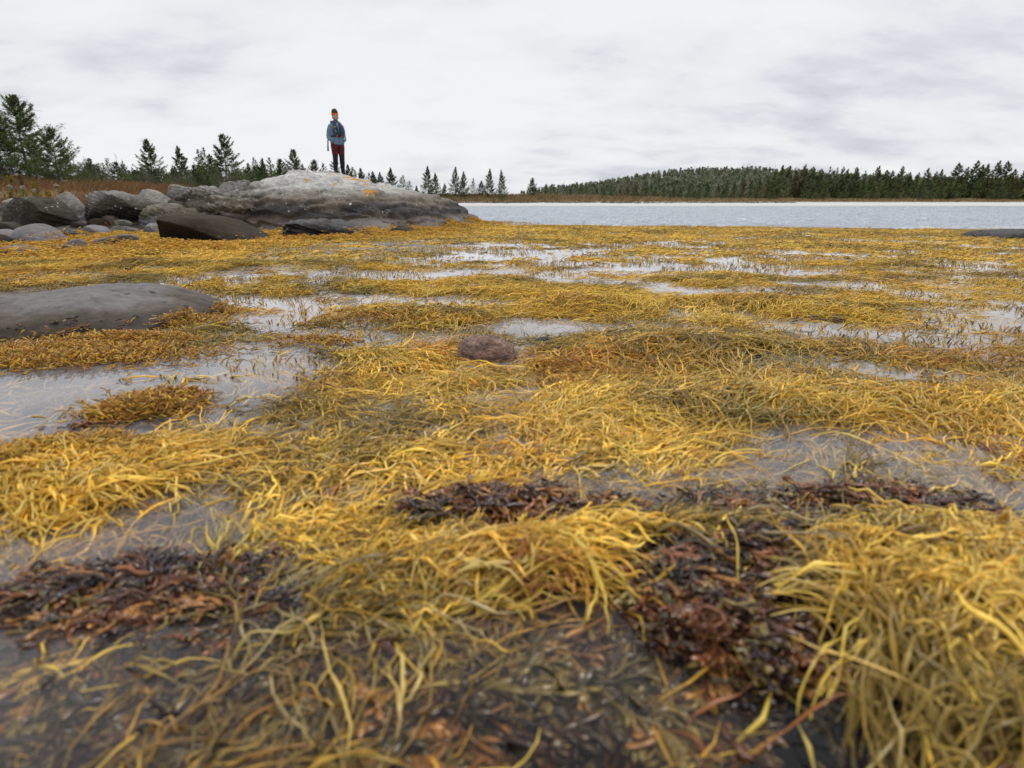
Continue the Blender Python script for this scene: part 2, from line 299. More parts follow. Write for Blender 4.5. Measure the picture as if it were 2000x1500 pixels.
# ------------------------------------------------------------------ water
def build_water():
    m, t, L = newmat('sea_water')
    g = N(t, 'ShaderNodeNewGeometry')
    sp = N(t, 'ShaderNodeSeparateXYZ'); L(g.outputs['Position'], sp.inputs[0])
    # small ripples on the sheltered weed bed, wind waves on the open bay
    n1 = N(t, 'ShaderNodeTexNoise', inp={'Scale': 3.2, 'Detail': 3, 'Roughness': 0.5, 'Distortion': 0.3}); L(g.outputs['Position'], n1.inputs[0])
    mp = N(t, 'ShaderNodeMapping'); mp.inputs['Scale'].default_value = (0.55, 1.0, 1); mp.inputs['Rotation'].default_value = (0, 0, 0.15); L(g.outputs['Position'], mp.inputs[0])
    n2 = N(t, 'ShaderNodeTexNoise', inp={'Scale': 1.1, 'Detail': 6, 'Roughness': 0.62, 'Distortion': 0.5}); L(mp.outputs[0], n2.inputs[0])
    edge = N(t, 'ShaderNodeMath', operation='MULTIPLY_ADD', inp={1: 0.16, 2: -0.8}); L(sp.outputs[0], edge.inputs[0])
    yy = N(t, 'ShaderNodeMath', operation='ADD'); L(sp.outputs[1], yy.inputs[0]); L(edge.outputs[0], yy.inputs[1])
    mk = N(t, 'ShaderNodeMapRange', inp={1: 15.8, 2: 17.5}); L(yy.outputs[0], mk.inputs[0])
    bs = N(t, 'ShaderNodeMath', operation='MULTIPLY_ADD', inp={1: 0.55, 2: 0.0}); L(mk.outputs[0], bs.inputs[0])
    b1 = N(t, 'ShaderNodeBump', inp={'Strength': 0.035, 'Distance': 0.1}); L(n1.outputs[0], b1.inputs['Height'])
    b2 = N(t, 'ShaderNodeBump', inp={'Distance': 0.6}); L(bs.outputs[0], b2.inputs['Strength']); L(n2.outputs[0], b2.inputs['Height']); L(b1.outputs[0], b2.inputs['Normal'])
    fr = N(t, 'ShaderNodeFresnel', inp={'IOR': 1.28}); L(b2.outputs[0], fr.inputs['Normal'])
    gl = N(t, 'ShaderNodeBsdfGlossy', inp={'Roughness': 0.04}); gl.inputs[0].default_value = (0.97, 0.97, 1, 1); L(b2.outputs[0], gl.inputs['Normal'])
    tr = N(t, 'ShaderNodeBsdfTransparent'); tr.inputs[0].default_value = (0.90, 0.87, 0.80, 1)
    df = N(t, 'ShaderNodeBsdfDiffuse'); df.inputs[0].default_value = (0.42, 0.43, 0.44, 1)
    # suspended silt: patchy, thicker with path length; its paleness also paints in sky reflection
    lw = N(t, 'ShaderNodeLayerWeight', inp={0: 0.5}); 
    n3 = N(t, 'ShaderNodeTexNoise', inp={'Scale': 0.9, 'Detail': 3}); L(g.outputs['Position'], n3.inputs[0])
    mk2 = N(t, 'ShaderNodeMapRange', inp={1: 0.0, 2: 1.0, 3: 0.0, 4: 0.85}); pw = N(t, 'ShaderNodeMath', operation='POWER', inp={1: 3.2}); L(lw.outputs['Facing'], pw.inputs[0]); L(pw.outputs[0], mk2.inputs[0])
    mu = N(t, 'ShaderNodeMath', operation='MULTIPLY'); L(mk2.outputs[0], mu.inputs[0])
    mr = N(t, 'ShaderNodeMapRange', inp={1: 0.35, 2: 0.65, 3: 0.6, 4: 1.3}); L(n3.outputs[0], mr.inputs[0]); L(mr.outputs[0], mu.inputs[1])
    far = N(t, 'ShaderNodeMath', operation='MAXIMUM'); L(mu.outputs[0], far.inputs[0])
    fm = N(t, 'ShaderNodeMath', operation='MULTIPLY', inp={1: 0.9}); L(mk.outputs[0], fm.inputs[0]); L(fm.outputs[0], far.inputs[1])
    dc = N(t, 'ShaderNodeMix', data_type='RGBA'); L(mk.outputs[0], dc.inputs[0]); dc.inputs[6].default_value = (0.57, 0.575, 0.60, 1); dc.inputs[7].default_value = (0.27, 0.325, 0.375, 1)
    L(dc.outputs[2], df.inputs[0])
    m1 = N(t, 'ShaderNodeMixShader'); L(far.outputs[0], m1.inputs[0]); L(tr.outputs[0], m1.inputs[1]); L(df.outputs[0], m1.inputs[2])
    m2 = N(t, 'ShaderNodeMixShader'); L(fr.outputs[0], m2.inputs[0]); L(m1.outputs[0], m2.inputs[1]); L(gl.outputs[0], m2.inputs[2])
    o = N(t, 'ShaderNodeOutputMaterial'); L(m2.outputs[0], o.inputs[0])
    ys = np.concatenate([np.linspace(-8, 13, 40), np.linspace(13.1, 62, 420), [80.0, 120.0]]); us = np.linspace(-1, 1, 760)
    Yg, Ug = np.meshgrid(ys, us, indexing='ij'); Xg = Ug * (1.25 * np.maximum(Yg, 0) + 12)
    P = np.stack([Xg, Yg], -1); e = np.interp(Xg, [-6, -1.2, 0, 3, 6.8, 11.8, 20], [21, 20.0, 17.3, 16.3, 16.2, 14.3, 13])
    mask = sstep(-0.5, 3.5, Yg - e) * sstep(58.5, 55, Yg) * (0.45 + 0.9 * fbm(P / 9.0, 3, 92)); q = fbm(P * np.array([1.5, 1.1]) + 0.6 * fbm(P * .7, 2, 90)[..., None], 4, 91)
    Zg = mask * ((1 - np.abs(2 * q - 1)) ** 2.0 - .62) * 0.19
    V = np.stack([Xg, Yg, Zg], -1).reshape(-1, 3)
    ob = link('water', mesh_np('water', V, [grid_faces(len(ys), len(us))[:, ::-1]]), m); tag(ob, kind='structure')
build_water()

# ------------------------------------------------------------------ rocks
def resample(P, n):
    P = np.asarray(P, float)
    for _ in range(2):
        Q = np.empty((2 * len(P), P.shape[1])); P2 = np.roll(P, -1, 0); Q[0::2] = P * .75 + P2 * .25; Q[1::2] = P * .25 + P2 * .75; P = Q
    Pc = np.vstack([P, P[:1]]); d = np.r_[0, np.cumsum(np.linalg.norm(np.diff(Pc, axis=0), axis=1))]
    s = np.linspace(0, d[-1], n, endpoint=False)
    return np.stack([np.interp(s, d, Pc[:, k]) for k in range(P.shape[1])], 1)
def lobe(top, Yc, depth, zb, p=0.6, cuts=(), amp=0.04, freq=1.6, strata=0.0, skew=0.0, nu=150, nv=60, seed=0, facets=0, cz=0.3, crag=0.0, terr=0.0):
    """closed solid whose outline follows the given profile at depth Yc; returns verts, faces in world space"""
    T = np.array([at(a, b, Yc)[[0, 2]] for a, b in top])
    wid = T[:, 0].max() - T[:, 0].min()
    zb = min(zb, T[:, 1].min() - 0.02)
    poly = np.vstack([T, [[T[-1, 0] + 0.01 * wid, zb]], [[(T[0, 0] + T[-1, 0]) / 2, zb - 0.02]], [[T[0, 0] - 0.01 * wid, zb]]])
    B = resample(poly, nu)
    c = np.array([(T[:, 0].min() + T[:, 0].max()) / 2, zb + cz * (T[:, 1].max() - zb)])
    lam = np.linspace(-math.pi / 2 * 0.995, math.pi / 2 * 0.995, nv)
    k = np.cos(lam) ** p; yy = depth / 2 * np.sin(lam)
    V = np.empty((nu, nv, 3))
    V[..., 0] = c[0] + (B[:, None, 0] - c[0]) * k[None] + skew * yy[None]
    V[..., 2] = c[1] + (B[:, None, 1] - c[1]) * k[None]
    V[..., 1] = Yc + yy[None]
    cen = np.array([c[0], Yc, c[1]]); half = np.array([wid / 2, depth / 2, (T[:, 1].max() - zb) / 2])
    r0 = np.random.default_rng(seed + 11)
    cl = list(cuts)
    for _ in range(facets):
        n = r0.normal(size=3) * np.array([.75, 1, .55]); n[1] = -abs(n[1]) - .75; n /= np.linalg.norm(n); cl.append((tuple(n), r0.uniform(0.55, 0.85)))
    for n, o in cl:
        n = np.array(n, float); n /= np.linalg.norm(n); sup = np.abs(n * half).sum() ** 0.5 if False else np.sqrt(((n * half) ** 2).sum())
        d = (V - cen) @ n - o * sup; msk = d > 0
        V = np.where(msk[..., None], V - (d * 0.93)[..., None] * n, V)
    # normals from the grid
    du = np.roll(V, -1, 0) - np.roll(V, 1, 0); dv = np.gradient(V, axis=1)
    nn = np.cross(du, dv); nn /= np.linalg.norm(nn, axis=-1, keepdims=True) + 1e-9
    if ((nn * (V - cen)).sum(-1)).mean() < 0: nn = -nn; flip = True
    else: flip = False
    a = amp
    disp = a * 2.2 * (fbm(V * freq, 5, seed) - 0.5) + a * 0.6 * (fbm(V * freq * 5, 3, seed + 3) - 0.5)
    if strata:
        q = (V @ np.array([0.28, 0.12, 1.0])) * 9.0 / max(half[2] * 2, 0.3) + 2.2 * fbm(V * freq * 0.7, 3, seed + 8)
        saw = q - np.floor(q); disp += strata * (saw ** 2 - 0.35) * (0.4 + 0.8 * vnoise(V * freq * 2, seed + 5))
    if crag:
        f1 = fbm(V * np.array([1.0, 1.0, 1.7]) * freq * 1.3, 4, seed + 21); disp -= crag * np.clip(1 - np.abs(2 * f1 - 1) * 6, 0, 1) ** 1.5
        f2 = fbm(V * freq * 3.2, 4, seed + 25); disp -= crag * .45 * np.clip(1 - np.abs(2 * f2 - 1) * 6, 0, 1); disp += crag * .45 * (fbm(V * freq * 2.4, 4, seed + 27) - .5)
    if terr:
        q = V[..., 2] / terr + 2.6 * fbm(V * .8, 3, seed + 31) + V[..., 0] * .12; fq = q - np.floor(q); disp += terr * .55 * (sstep(.1, .45, fq) - fq)
    env = np.minimum(1, k * 1.6)[None]
    V = V + nn * (disp * env)[..., None]
    V = V.reshape(-1, 3); F = grid_faces(nu, nv, wrap_u=True)
    if not flip: F = F[:, ::-1]
    caps = [np.arange(nu)[None] * nv, (np.arange(nu)[None, ::-1]) * nv + nv - 1]
    if flip: caps = [cc[:, ::-1] for cc in caps]
    return V, F, caps, cen
def join_lobes(ls):
    Vs, Fs, Cs, o = [], [], [], 0
    for V, F, caps, _ in ls:
        Vs.append(V); Fs.append(F + o); Cs += [c + o for c in caps]; o += len(V)
    return np.vstack(Vs), Fs + Cs
RGX, RGY, RGC = -16.0, 1.0, 0.04
RG = np.full((int(32 / RGC), int(20 / RGC)), -9.0)      # height of the rocks over the ground plan
def rock_h(x, y):
    i = np.clip(((x - RGX) / RGC).astype(int), 0, RG.shape[0] - 1); j = np.clip(((y - RGY) / RGC).astype(int), 0, RG.shape[1] - 1)
    return RG[i, j]
def rock(name, label, cat, mat, ls, group=None, parent=None):
    V, F = join_lobes(ls)
    i = ((V[:, 0] - RGX) / RGC).astype(int); j = ((V[:, 1] - RGY) / RGC).astype(int); k = (i >= 0) & (j >= 0) & (i < RG.shape[0]) & (j < RG.shape[1])
    np.maximum.at(RG, (i[k], j[k]), V[k, 2])
    base = np.array([V[:, 0].mean(), V[:, 1].mean(), V[:, 2].min()])
    o = link(name, mesh_np(name, V - base, F), mat, parent, base)
    return tag(o, label, cat, group)
def wlobe(top, base, depth, zb=-0.35, **k):      # stands in the water, front contact line seen at py = base
    px = np.mean([a for a, b in top]); Yf = gp(px, base)[1]
    return lobe(top, Yf + depth * 0.46, depth, zb, **k)
def llobe(top, Y, depth, sink=0.25, **k):        # stands on land at depth Y
    px = np.mean([a for a, b in top]); py = max(b for a, b in top); q = at(px, py, Y)
    zb = min(float(ground_z(q[0], Y)), q[2]) - sink
    return lobe(top, Y, depth, zb, **k)

LICH = (0.40, 0.40, 0.385); LICH2 = (0.31, 0.30, 0.275); BROWN = (0.16, 0.135, 0.10); DARK = (0.045, 0.042, 0.042); LAV = (0.30, 0.29, 0.315)
m_out = rockmat('outcrop_rock', [(-0.1, (0.15, 0.145, 0.16)), (0.12, (0.16, 0.145, 0.14)), (0.25, (0.10, 0.075, 0.053)), (0.36, (0.03, 0.028, 0.028)), (0.50, (0.038, 0.035, 0.033)), (0.60, (0.13, 0.105, 0.075)), (0.80, (0.24, 0.215, 0.18)), (0.98, (0.46, 0.455, 0.435)), (1.4, (0.56, 0.555, 0.535))], mott=0.42, crack=0.5, white=0.12, orange=0.12, oz=0.95, bump=0.9, bandnoise=0.16, fine=9.0)
m_ledge = rockmat('ledge_rock', [(-0.1, (0.216, 0.2088, 0.2376)), (0.28, (0.2376, 0.2304, 0.252)), (0.36, (0.072, 0.0612, 0.0432)), (0.50, (0.1584, 0.1368, 0.1008)), (0.62, (0.2376, 0.216, 0.1728)), (0.70, (0.1224, 0.108, 0.0828)), (0.85, (0.2448, 0.2304, 0.2088)), (1.15, (0.3312, 0.324, 0.3096))], mott=0.45, crack=0.7, white=0.08, bump=0.9, bandnoise=0.14, fine=9.0, seed=2)
m_blocks = rockmat('lichened_block_rock', [(0, (0.1584, 0.144, 0.1224)), (0.8, (0.2376, 0.2304, 0.2088)), (1.2, (0.3024, 0.2952, 0.2736))], mott=0.5, crack=0.5, white=0.35, bump=0.8, fine=9, seed=4)
m_pale = rockmat('pale_boulder_rock', [(0, (0.15, 0.14, 0.12)), (0.7, (0.26, 0.245, 0.22)), (1.2, (0.33, 0.32, 0.295))], mott=0.5, crack=0.5, bump=0.9, fine=9, seed=6)
m_dark = rockmat('dark_wet_slate', [(-0.1, (0.022, 0.016, 0.010)), (0.15, (0.036, 0.026, 0.016)), (0.45, (0.056, 0.043, 0.027)), (0.8, (0.08, 0.066, 0.046))], mott=0.35, crack=0.3, rough=0.75, spec=.12, bump=0.6, fine=12, seed=8)
m_dark2 = rockmat('black_wet_slate', [(-0.1, (0.0124, 0.0124, 0.0124)), (0.2, (0.026, 0.0254, 0.0267)), (0.5, (0.0372, 0.036, 0.036))], mott=0.4, crack=0.3, rough=0.42, bump=0.6, fine=12, seed=9)
m_darkw = rockmat('barnacled_dark_rock', [(-0.1, (0.022, 0.0193, 0.0149)), (0.3, (0.0413, 0.0341, 0.0248)), (0.8, (0.0825, 0.0743, 0.055))], mott=0.4, crack=0.6, white=0.04, rough=0.7, spec=.2, bump=0.7, fine=9, seed=10, wz=0.35)
m_slab = rockmat('lichen_topped_slab', [(0.1, (0.0264, 0.0224, 0.0185)), (0.45, (0.0528, 0.0429, 0.033)), (0.66, (0.1122, 0.099, 0.0792)), (0.80, (0.2508, 0.2442, 0.231)), (1.1, (0.297, 0.2904, 0.2772))], mott=0.5, crack=0.5, white=0.3, bump=0.8, bandnoise=0.08, fine=9, seed=12)
m_grey = rockmat('smooth_grey_stone', [(-0.1, (0.08, 0.08, 0.09)), (0.1, (0.17, 0.17, 0.19)), (0.3, (0.15, 0.135, 0.13)), (0.6, (0.13, 0.11, 0.10))], mott=0.3, crack=0.3, rough=0.5, bump=0.5, bandnoise=0.15, fine=9, seed=14)
m_whale = rockmat('smooth_dark_stone', [(-0.1, (0.028, 0.022, 0.016)), (0.05, (0.055, 0.040, 0.028)), (0.09, (0.09, 0.07, 0.054)), (0.13, (0.17, 0.158, 0.155))], mott=0.35, crack=0.25, rough=0.5, spec=.25, bump=0.5, bandnoise=0.06, fine=14, seed=16, spots=1.1)
m_gran = rockmat('speckled_granite', [(-0.1, (0.12, 0.08, 0.06)), (0.0, (0.34, 0.21, 0.165)), (0.08, (0.50, 0.31, 0.235))], mott=0.75, crack=0.3, rough=0.5, bump=1.0, bandnoise=0.06, fine=60, seed=18)
m_rust = rockmat('rusty_block_rock', [(-0.1, (0.104, 0.078, 0.0715)), (0.3, (0.143, 0.104, 0.0845)), (0.7, (0.195, 0.1625, 0.13))], mott=0.4, crack=0.4, bump=0.6, fine=9, seed=20)
m_orange = rockmat('orange_stone', [(0, (0.24, 0.12, 0.056)), (0.9, (0.36, 0.192, 0.096))], mott=0.3, crack=0.0, bump=0.4, fine=12, seed=22)

YR = 18.7
def lichen_patch(mat, centre, size, rot=0.0, col=(0.50, 0.24, 0.035)):
    t = mat.node_tree; L = t.links.new; g = N(t, 'ShaderNodeNewGeometry')
    n = N(t, 'ShaderNodeTexNoise', inp={'Scale': 7.0, 'Detail': 4, 'Roughness': .6}); L(g.outputs['Position'], n.inputs[0])
    sb = N(t, 'ShaderNodeVectorMath', operation='SUBTRACT', inp={1: tuple(centre)}); L(g.outputs['Position'], sb.inputs[0])
    mp = N(t, 'ShaderNodeMapping'); mp.inputs['Scale'].default_value = tuple(1 / v for v in size); mp.inputs['Rotation'].default_value = (0, rot, 0); L(sb.outputs[0], mp.inputs[0])
    ln = N(t, 'ShaderNodeVectorMath', operation='LENGTH'); L(mp.outputs[0], ln.inputs[0])
    m1 = N(t, 'ShaderNodeMath', operation='MULTIPLY_ADD', inp={1: 2.4, 2: -1.2}); L(n.outputs[0], m1.inputs[0]); ad = N(t, 'ShaderNodeMath', operation='ADD'); L(ln.outputs['Value'], ad.inputs[0]); L(m1.outputs[0], ad.inputs[1])
    r = ramp(t, [(.85, (1, 1, 1)), (1.0, (0, 0, 0))]); L(ad.outputs[0], r.inputs[0])
    p = [q for q in t.nodes if q.type == 'BSDF_PRINCIPLED'][0]; src = p.inputs['Base Color'].links[0].from_socket
    x = N(t, 'ShaderNodeMix', data_type='RGBA'); L(r.outputs[0], x.inputs[0]); L(src, x.inputs[6]); x.inputs[7].default_value = (*col, 1); L(x.outputs[2], p.inputs['Base Color'])
rock('rock_outcrop', 'huge whale-backed grey rock outcrop with a dark tide band, the person standing on top', 'rock outcrop', m_out, [
    lobe([(505, 440), (515, 400), (527, 374), (545, 357), (570, 344), (600, 338), (640, 338), (690, 346), (740, 357), (800, 373), (850, 386), (880, 398), (900, 411), (925, 429), (945, 436)], YR, 9.4, -0.5, p=0.85, amp=0.12, freq=0.7, strata=0.02, crag=.07, terr=.26, nu=520, nv=230, seed=1, cz=0.2),
    lobe([(640, 440), (652, 415), (680, 395), (730, 388), (790, 396), (840, 410), (880, 424), (905, 440)], 16.4, 4.2, -0.4, p=0.7, amp=0.10, freq=0.9, strata=0.03, crag=.08, terr=.2, nu=300, nv=120, seed=2),
    lobe([(655, 452), (668, 432), (700, 424), (740, 428), (775, 440), (800, 455)], 14.4, 1.6, -0.4, p=0.7, amp=0.06, freq=1.2, nu=200, nv=80, seed=4),
    lobe([(690, 452), (705, 428), (728, 420), (748, 430), (760, 452)], 14.6, 1.4, -0.4, p=0.6, amp=0.05, freq=1.6, nu=160, nv=70, seed=6)])
bpy.context.view_layer.update()
def hit(ob, px, py):
    d = Vector(at(px, py, 20.0)) - cam.location; iv = ob.matrix_world.inverted(); ok, loc, n_, _ = ob.ray_cast(iv @ cam.location, (iv.to_3x3() @ d).normalized()); return tuple(ob.matrix_world @ loc) if ok else tuple(at(px, py, 16))
oc_ = bpy.data.objects['rock_outcrop']
for px, py, sz, rt in ((722, 374, (.16, .5, .04), -.1), (729, 380, (.035, .4, .08), 0), (718, 380, (.03, .4, .06), .2), (700, 351, (.22, 1.2, .035), .2), (646, 341, (.07, .6, .03), 0), (680, 346, (.1, .8, .025), .15), (715, 360, (.06, .4, .03), 0), (598, 352, (.05, .4, .03), 0), (655, 360, (.04, .4, .04), 0)):
    lichen_patch(m_out, hit(oc_, px, py), sz, rt)
rock('rock_ledge', 'broken grey rock ledge with a shaggy band and pale lavender foot, left of the outcrop', 'rock ledge', m_ledge, [
    lobe([(408, 430), (414, 398), (428, 380), (450, 376), (480, 379), (510, 374), (535, 370), (570, 369), (600, 373), (625, 381), (640, 394), (645, 412), (640, 440)], 16.3, 3.2, -0.4, p=0.6, amp=0.13, freq=1.3, strata=0.07, crag=.09, terr=.22, nu=420, nv=150, seed=21, cuts=[((0.1, -0.75, -0.65), 0.66)]),
    lobe([(405, 448), (412, 428), (440, 421), (500, 424), (560, 428), (598, 436), (610, 452)], 15.3, 1.6, -0.4, p=0.4, amp=0.08, freq=1.8, strata=0.05, crag=.06, nu=260, nv=90, seed=23, facets=4),
    lobe([(600, 415), (604, 396), (618, 387), (636, 392), (645, 405), (643, 420), (630, 427), (610, 424)], 15.2, 1.0, 0.28, p=0.45, amp=0.05, freq=2.0, nu=140, nv=60, seed=25)])
rock('rock_block', 'rusty split block in the hollow between the ledge and the black slab', 'rock', m_rust, [
    wlobe([(548, 452), (553, 425), (561, 410), (572, 405), (588, 411), (610, 421), (640, 432), (655, 445)], 450, 0.9, p=0.45, amp=0.04, freq=2, nu=160, nv=60, seed=31, facets=4)])
rock('boulder', 'square lichened boulder on the skyline, left of a rounder one', 'boulder', m_blocks, [
    llobe([(424, 378), (426, 364), (436, 356), (460, 352), (482, 351), (486, 358), (486, 376)], 18.2, 1.2, p=0.4, amp=0.05, freq=2, nu=180, nv=70, seed=33, facets=6)])
rock('boulder', 'low rounded lichened boulder on the skyline between a square one and the outcrop', 'boulder', m_blocks, [
    llobe([(486, 376), (488, 362), (496, 353), (510, 353), (522, 360), (529, 374)], 18.4, 1.0, p=0.5, amp=0.04, freq=2, nu=150, nv=60, seed=35, facets=2)])
rock('boulder', 'shaggy pointed grey boulder, peak behind the big brown wedge', 'boulder', m_ledge, [
    lobe([(330, 425), (336, 402), (350, 387), (375, 372), (398, 363), (412, 366), (425, 376), (434, 392), (430, 412), (420, 430)], 15.6, 1.8, 0.0, p=0.5, amp=0.08, freq=1.6, strata=0.04, nu=260, crag=.06, nv=100, seed=37, facets=3),
    lobe([(286, 424), (294, 408), (310, 400), (340, 397), (365, 402), (400, 410), (425, 424)], 15.0, 1.6, -0.2, p=0.5, amp=0.07, freq=1.6, strata=0.04, nu=220, crag=.06, nv=80, seed=39)])
rock('boulder', 'small dark boulder with an orange lichen cap, above the pointed boulder', 'boulder', rockmat('orange_capped_rock', [(0.3, (0.12, 0.11, 0.1)), (1.1, (0.34, 0.33, 0.31))], mott=0.6, crack=0.6, orange=1.3, oz=0.98, bump=0.9, fine=12, seed=40), [
    llobe([(322, 386), (326, 368), (336, 361), (352, 362), (358, 367), (376, 368), (381, 384)], 17.0, 0.9, p=0.45, amp=0.06, freq=2.6, nu=140, nv=60, seed=41, facets=6)])
rock('boulder', 'pale grey boulder sloping down to the right, behind the lichen-topped slab', 'boulder', m_pale, [
    llobe([(264, 398), (269, 377), (276, 369), (287, 367), (303, 374), (320, 386), (334, 402)], 16.2, 1.2, p=0.45, amp=0.05, freq=2, nu=170, nv=60, seed=43, facets=7)])
rock('boulder', 'long slab boulder with pale lichen top and black undercut side', 'boulder', m_slab, [
    llobe([(163, 398), (165, 384), (185, 376), (210, 373), (240, 376), (262, 385), (280, 398), (293, 417)], 15.0, 1.7, sink=0.1, p=0.5, amp=0.04, freq=1.5, strata=0.05, nu=280, crag=.015, nv=110, seed=45, cuts=[((0.25, -0.7, -0.72), 0.45)], facets=5)])
rock('boulder', 'white wedge-shaped boulder in the red grass', 'boulder', m_pale, [
    llobe([(94, 402), (103, 388), (122, 375), (128, 376), (140, 388), (158, 406)], 15.6, 1.0, p=0.5, amp=0.04, freq=2.4, nu=150, nv=60, seed=47, facets=7)])
rock('boulder', 'small orange boulder beside the white wedge', 'boulder', m_orange, [
    llobe([(78, 400), (82, 391), (92, 389), (102, 396), (108, 406)], 15.0, 0.5, p=0.5, amp=0.02, freq=4, nu=80, nv=40, seed=49)])
rock('boulder', 'beige boulder half hidden behind the big dark one at far left', 'boulder', m_pale, [
    llobe([(6, 404), (14, 391), (28, 386), (48, 387), (66, 394), (72, 404)], 14.8, 0.8, p=0.5, amp=0.04, freq=2.5, nu=120, nv=50, seed=51, facets=2)])
rock('boulder', 'flat pale stone on top behind the big dark boulder', 'boulder', m_pale, [
    llobe([(55, 392), (58, 386), (68, 385), (75, 388), (77, 394)], 15.2, 0.4, p=0.5, amp=0.02, freq=4, nu=70, nv=34, seed=52)])
rock('boulder', 'big dark brown cracked boulder with white barnacle flecks at the left', 'boulder', m_darkw, [
    wlobe([(-10, 425), (0, 404), (10, 394), (38, 381), (60, 383), (90, 386), (108, 400), (130, 419), (145, 434), (150, 452)], 452, 1.5, p=0.42, amp=0.04, freq=1.4, strata=0.03, nu=300, crag=.02, nv=120, seed=53, facets=8)])
rock('boulder', 'smooth domed grey boulder at the weed edge, far left', 'boulder', m_grey, [
    wlobe([(20, 476), (26, 462), (42, 446), (60, 438), (76, 436), (95, 446), (112, 460), (123, 470)], 474, 0.9, p=0.6, amp=0.03, freq=2, nu=200, nv=90, seed=55)])
rock('boulder', 'low black jagged rock right of the domed boulder', 'boulder', m_dark2, [
    wlobe([(102, 464), (106, 449), (118, 446), (138, 450), (158, 458), (177, 467)], 466, 0.6, p=0.45, amp=0.05, freq=3.5, strata=0.04, nu=150, nv=60, seed=57, facets=6)])
rock('boulder', 'greenish boulder at the left picture edge under the big dark one', 'boulder', m_darkw, [
    wlobe([(-30, 462), (-22, 442), (0, 433), (18, 434), (34, 446), (42, 458)], 458, 0.9, p=0.5, amp=0.04, freq=2, nu=140, nv=60, seed=59, facets=2)])
rock('boulder', 'grey stone at the left edge behind the domed boulder', 'boulder', m_grey, [
    wlobe([(-20, 466), (-12, 452), (4, 447), (20, 449), (32, 461)], 464, 0.6, p=0.5, amp=0.03, freq=2, nu=110, nv=50, seed=61)])
rock('boulder', 'brown wedge cut by the left edge, nearest the weed', 'boulder', m_dark, [
    wlobe([(-45, 480), (-30, 460), (-8, 455), (6, 462), (19, 478)], 480, 0.7, p=0.5, amp=0.03, freq=2, nu=110, nv=50, seed=63)])
rock('boulder', 'big smooth brown wedge boulder tapering right, black hollow under its left end', 'boulder', m_dark, [
    wlobe([(303, 466), (307, 440), (314, 421), (330, 415), (350, 414), (385, 418), (425, 421), (455, 430), (485, 445), (508, 458), (524, 470)], 471, 1.6, p=0.5, amp=0.035, freq=1.3, strata=0.01, nu=360, nv=150, seed=65, cuts=[((-0.30, -0.72, -0.68), 0.42), ((-0.9, -0.4, 0.1), 0.86)])])
rock('boulder', 'long black layered slab in front of the outcrop', 'boulder', m_dark2, [
    wlobe([(554, 458), (558, 440), (568, 431), (592, 428), (630, 428), (660, 431), (695, 438), (725, 446), (752, 458)], 463, 1.4, p=0.48, amp=0.05, freq=1.7, strata=0.07, nu=340, nv=140, seed=67, cuts=[((-0.35, -0.72, -0.6), 0.5)]),
    wlobe([(552, 462), (556, 448), (575, 443), (620, 450), (655, 458)], 463, 0.8, p=0.4, amp=0.05, freq=3, strata=0.05, nu=160, nv=60, seed=69, facets=3)])
rock('boulder', 'small humped brown rock at the foot of the outcrop, right of the black slab', 'boulder', m_darkw, [
    wlobe([(756, 455), (764, 445), (776, 438), (790, 437), (804, 444), (816, 455)], 456, 0.7, p=0.5, amp=0.03, freq=2.4, nu=130, nv=60, seed=71)])
rock('boulder', 'flat dark slab with a white barnacle crust under the lichen-topped slab', 'boulder', rockmat('crusted_slab', [(0.0, (0.05, 0.04, 0.035)), (0.30, (0.07, 0.06, 0.05)), (0.36, (0.42, 0.41, 0.4)), (0.5, (0.2, 0.19, 0.18))], mott=0.5, crack=0.4, bump=0.6, bandnoise=0.05, fine=12, seed=24), [
    wlobe([(172, 438), (178, 422), (200, 418), (235, 417), (262, 418), (274, 430), (278, 440)], 441, 0.9, p=0.35, amp=0.04, freq=2.4, strata=0.03, nu=170, nv=60, seed=73, facets=3)])
rock('boulder', 'thin dark slab leaning between the barnacled slab and the brown wedge', 'boulder', m_dark2, [
    wlobe([(266, 434), (270, 420), (285, 417), (305, 421), (322, 427), (328, 438)], 440, 0.6, p=0.4, amp=0.04, freq=3, strata=0.03, nu=120, nv=50, seed=75, facets=2)])
rock('boulder', 'cream and tan barnacle-covered rock left of the flat slab', 'boulder', rockmat('cream_crusted_rock', [(0.0, (0.13, 0.09, 0.05)), (0.3, (0.3, 0.24, 0.16)), (0.5, (0.5, 0.47, 0.4))], mott=0.7, crack=0.5, white=1.0, wz=0.2, bump=0.7, fine=12, seed=26), [
    wlobe([(138, 438), (144, 422), (158, 415), (176, 418), (186, 428), (192, 440)], 442, 0.8, p=0.45, amp=0.05, freq=3, nu=130, nv=56, seed=77, facets=3)])
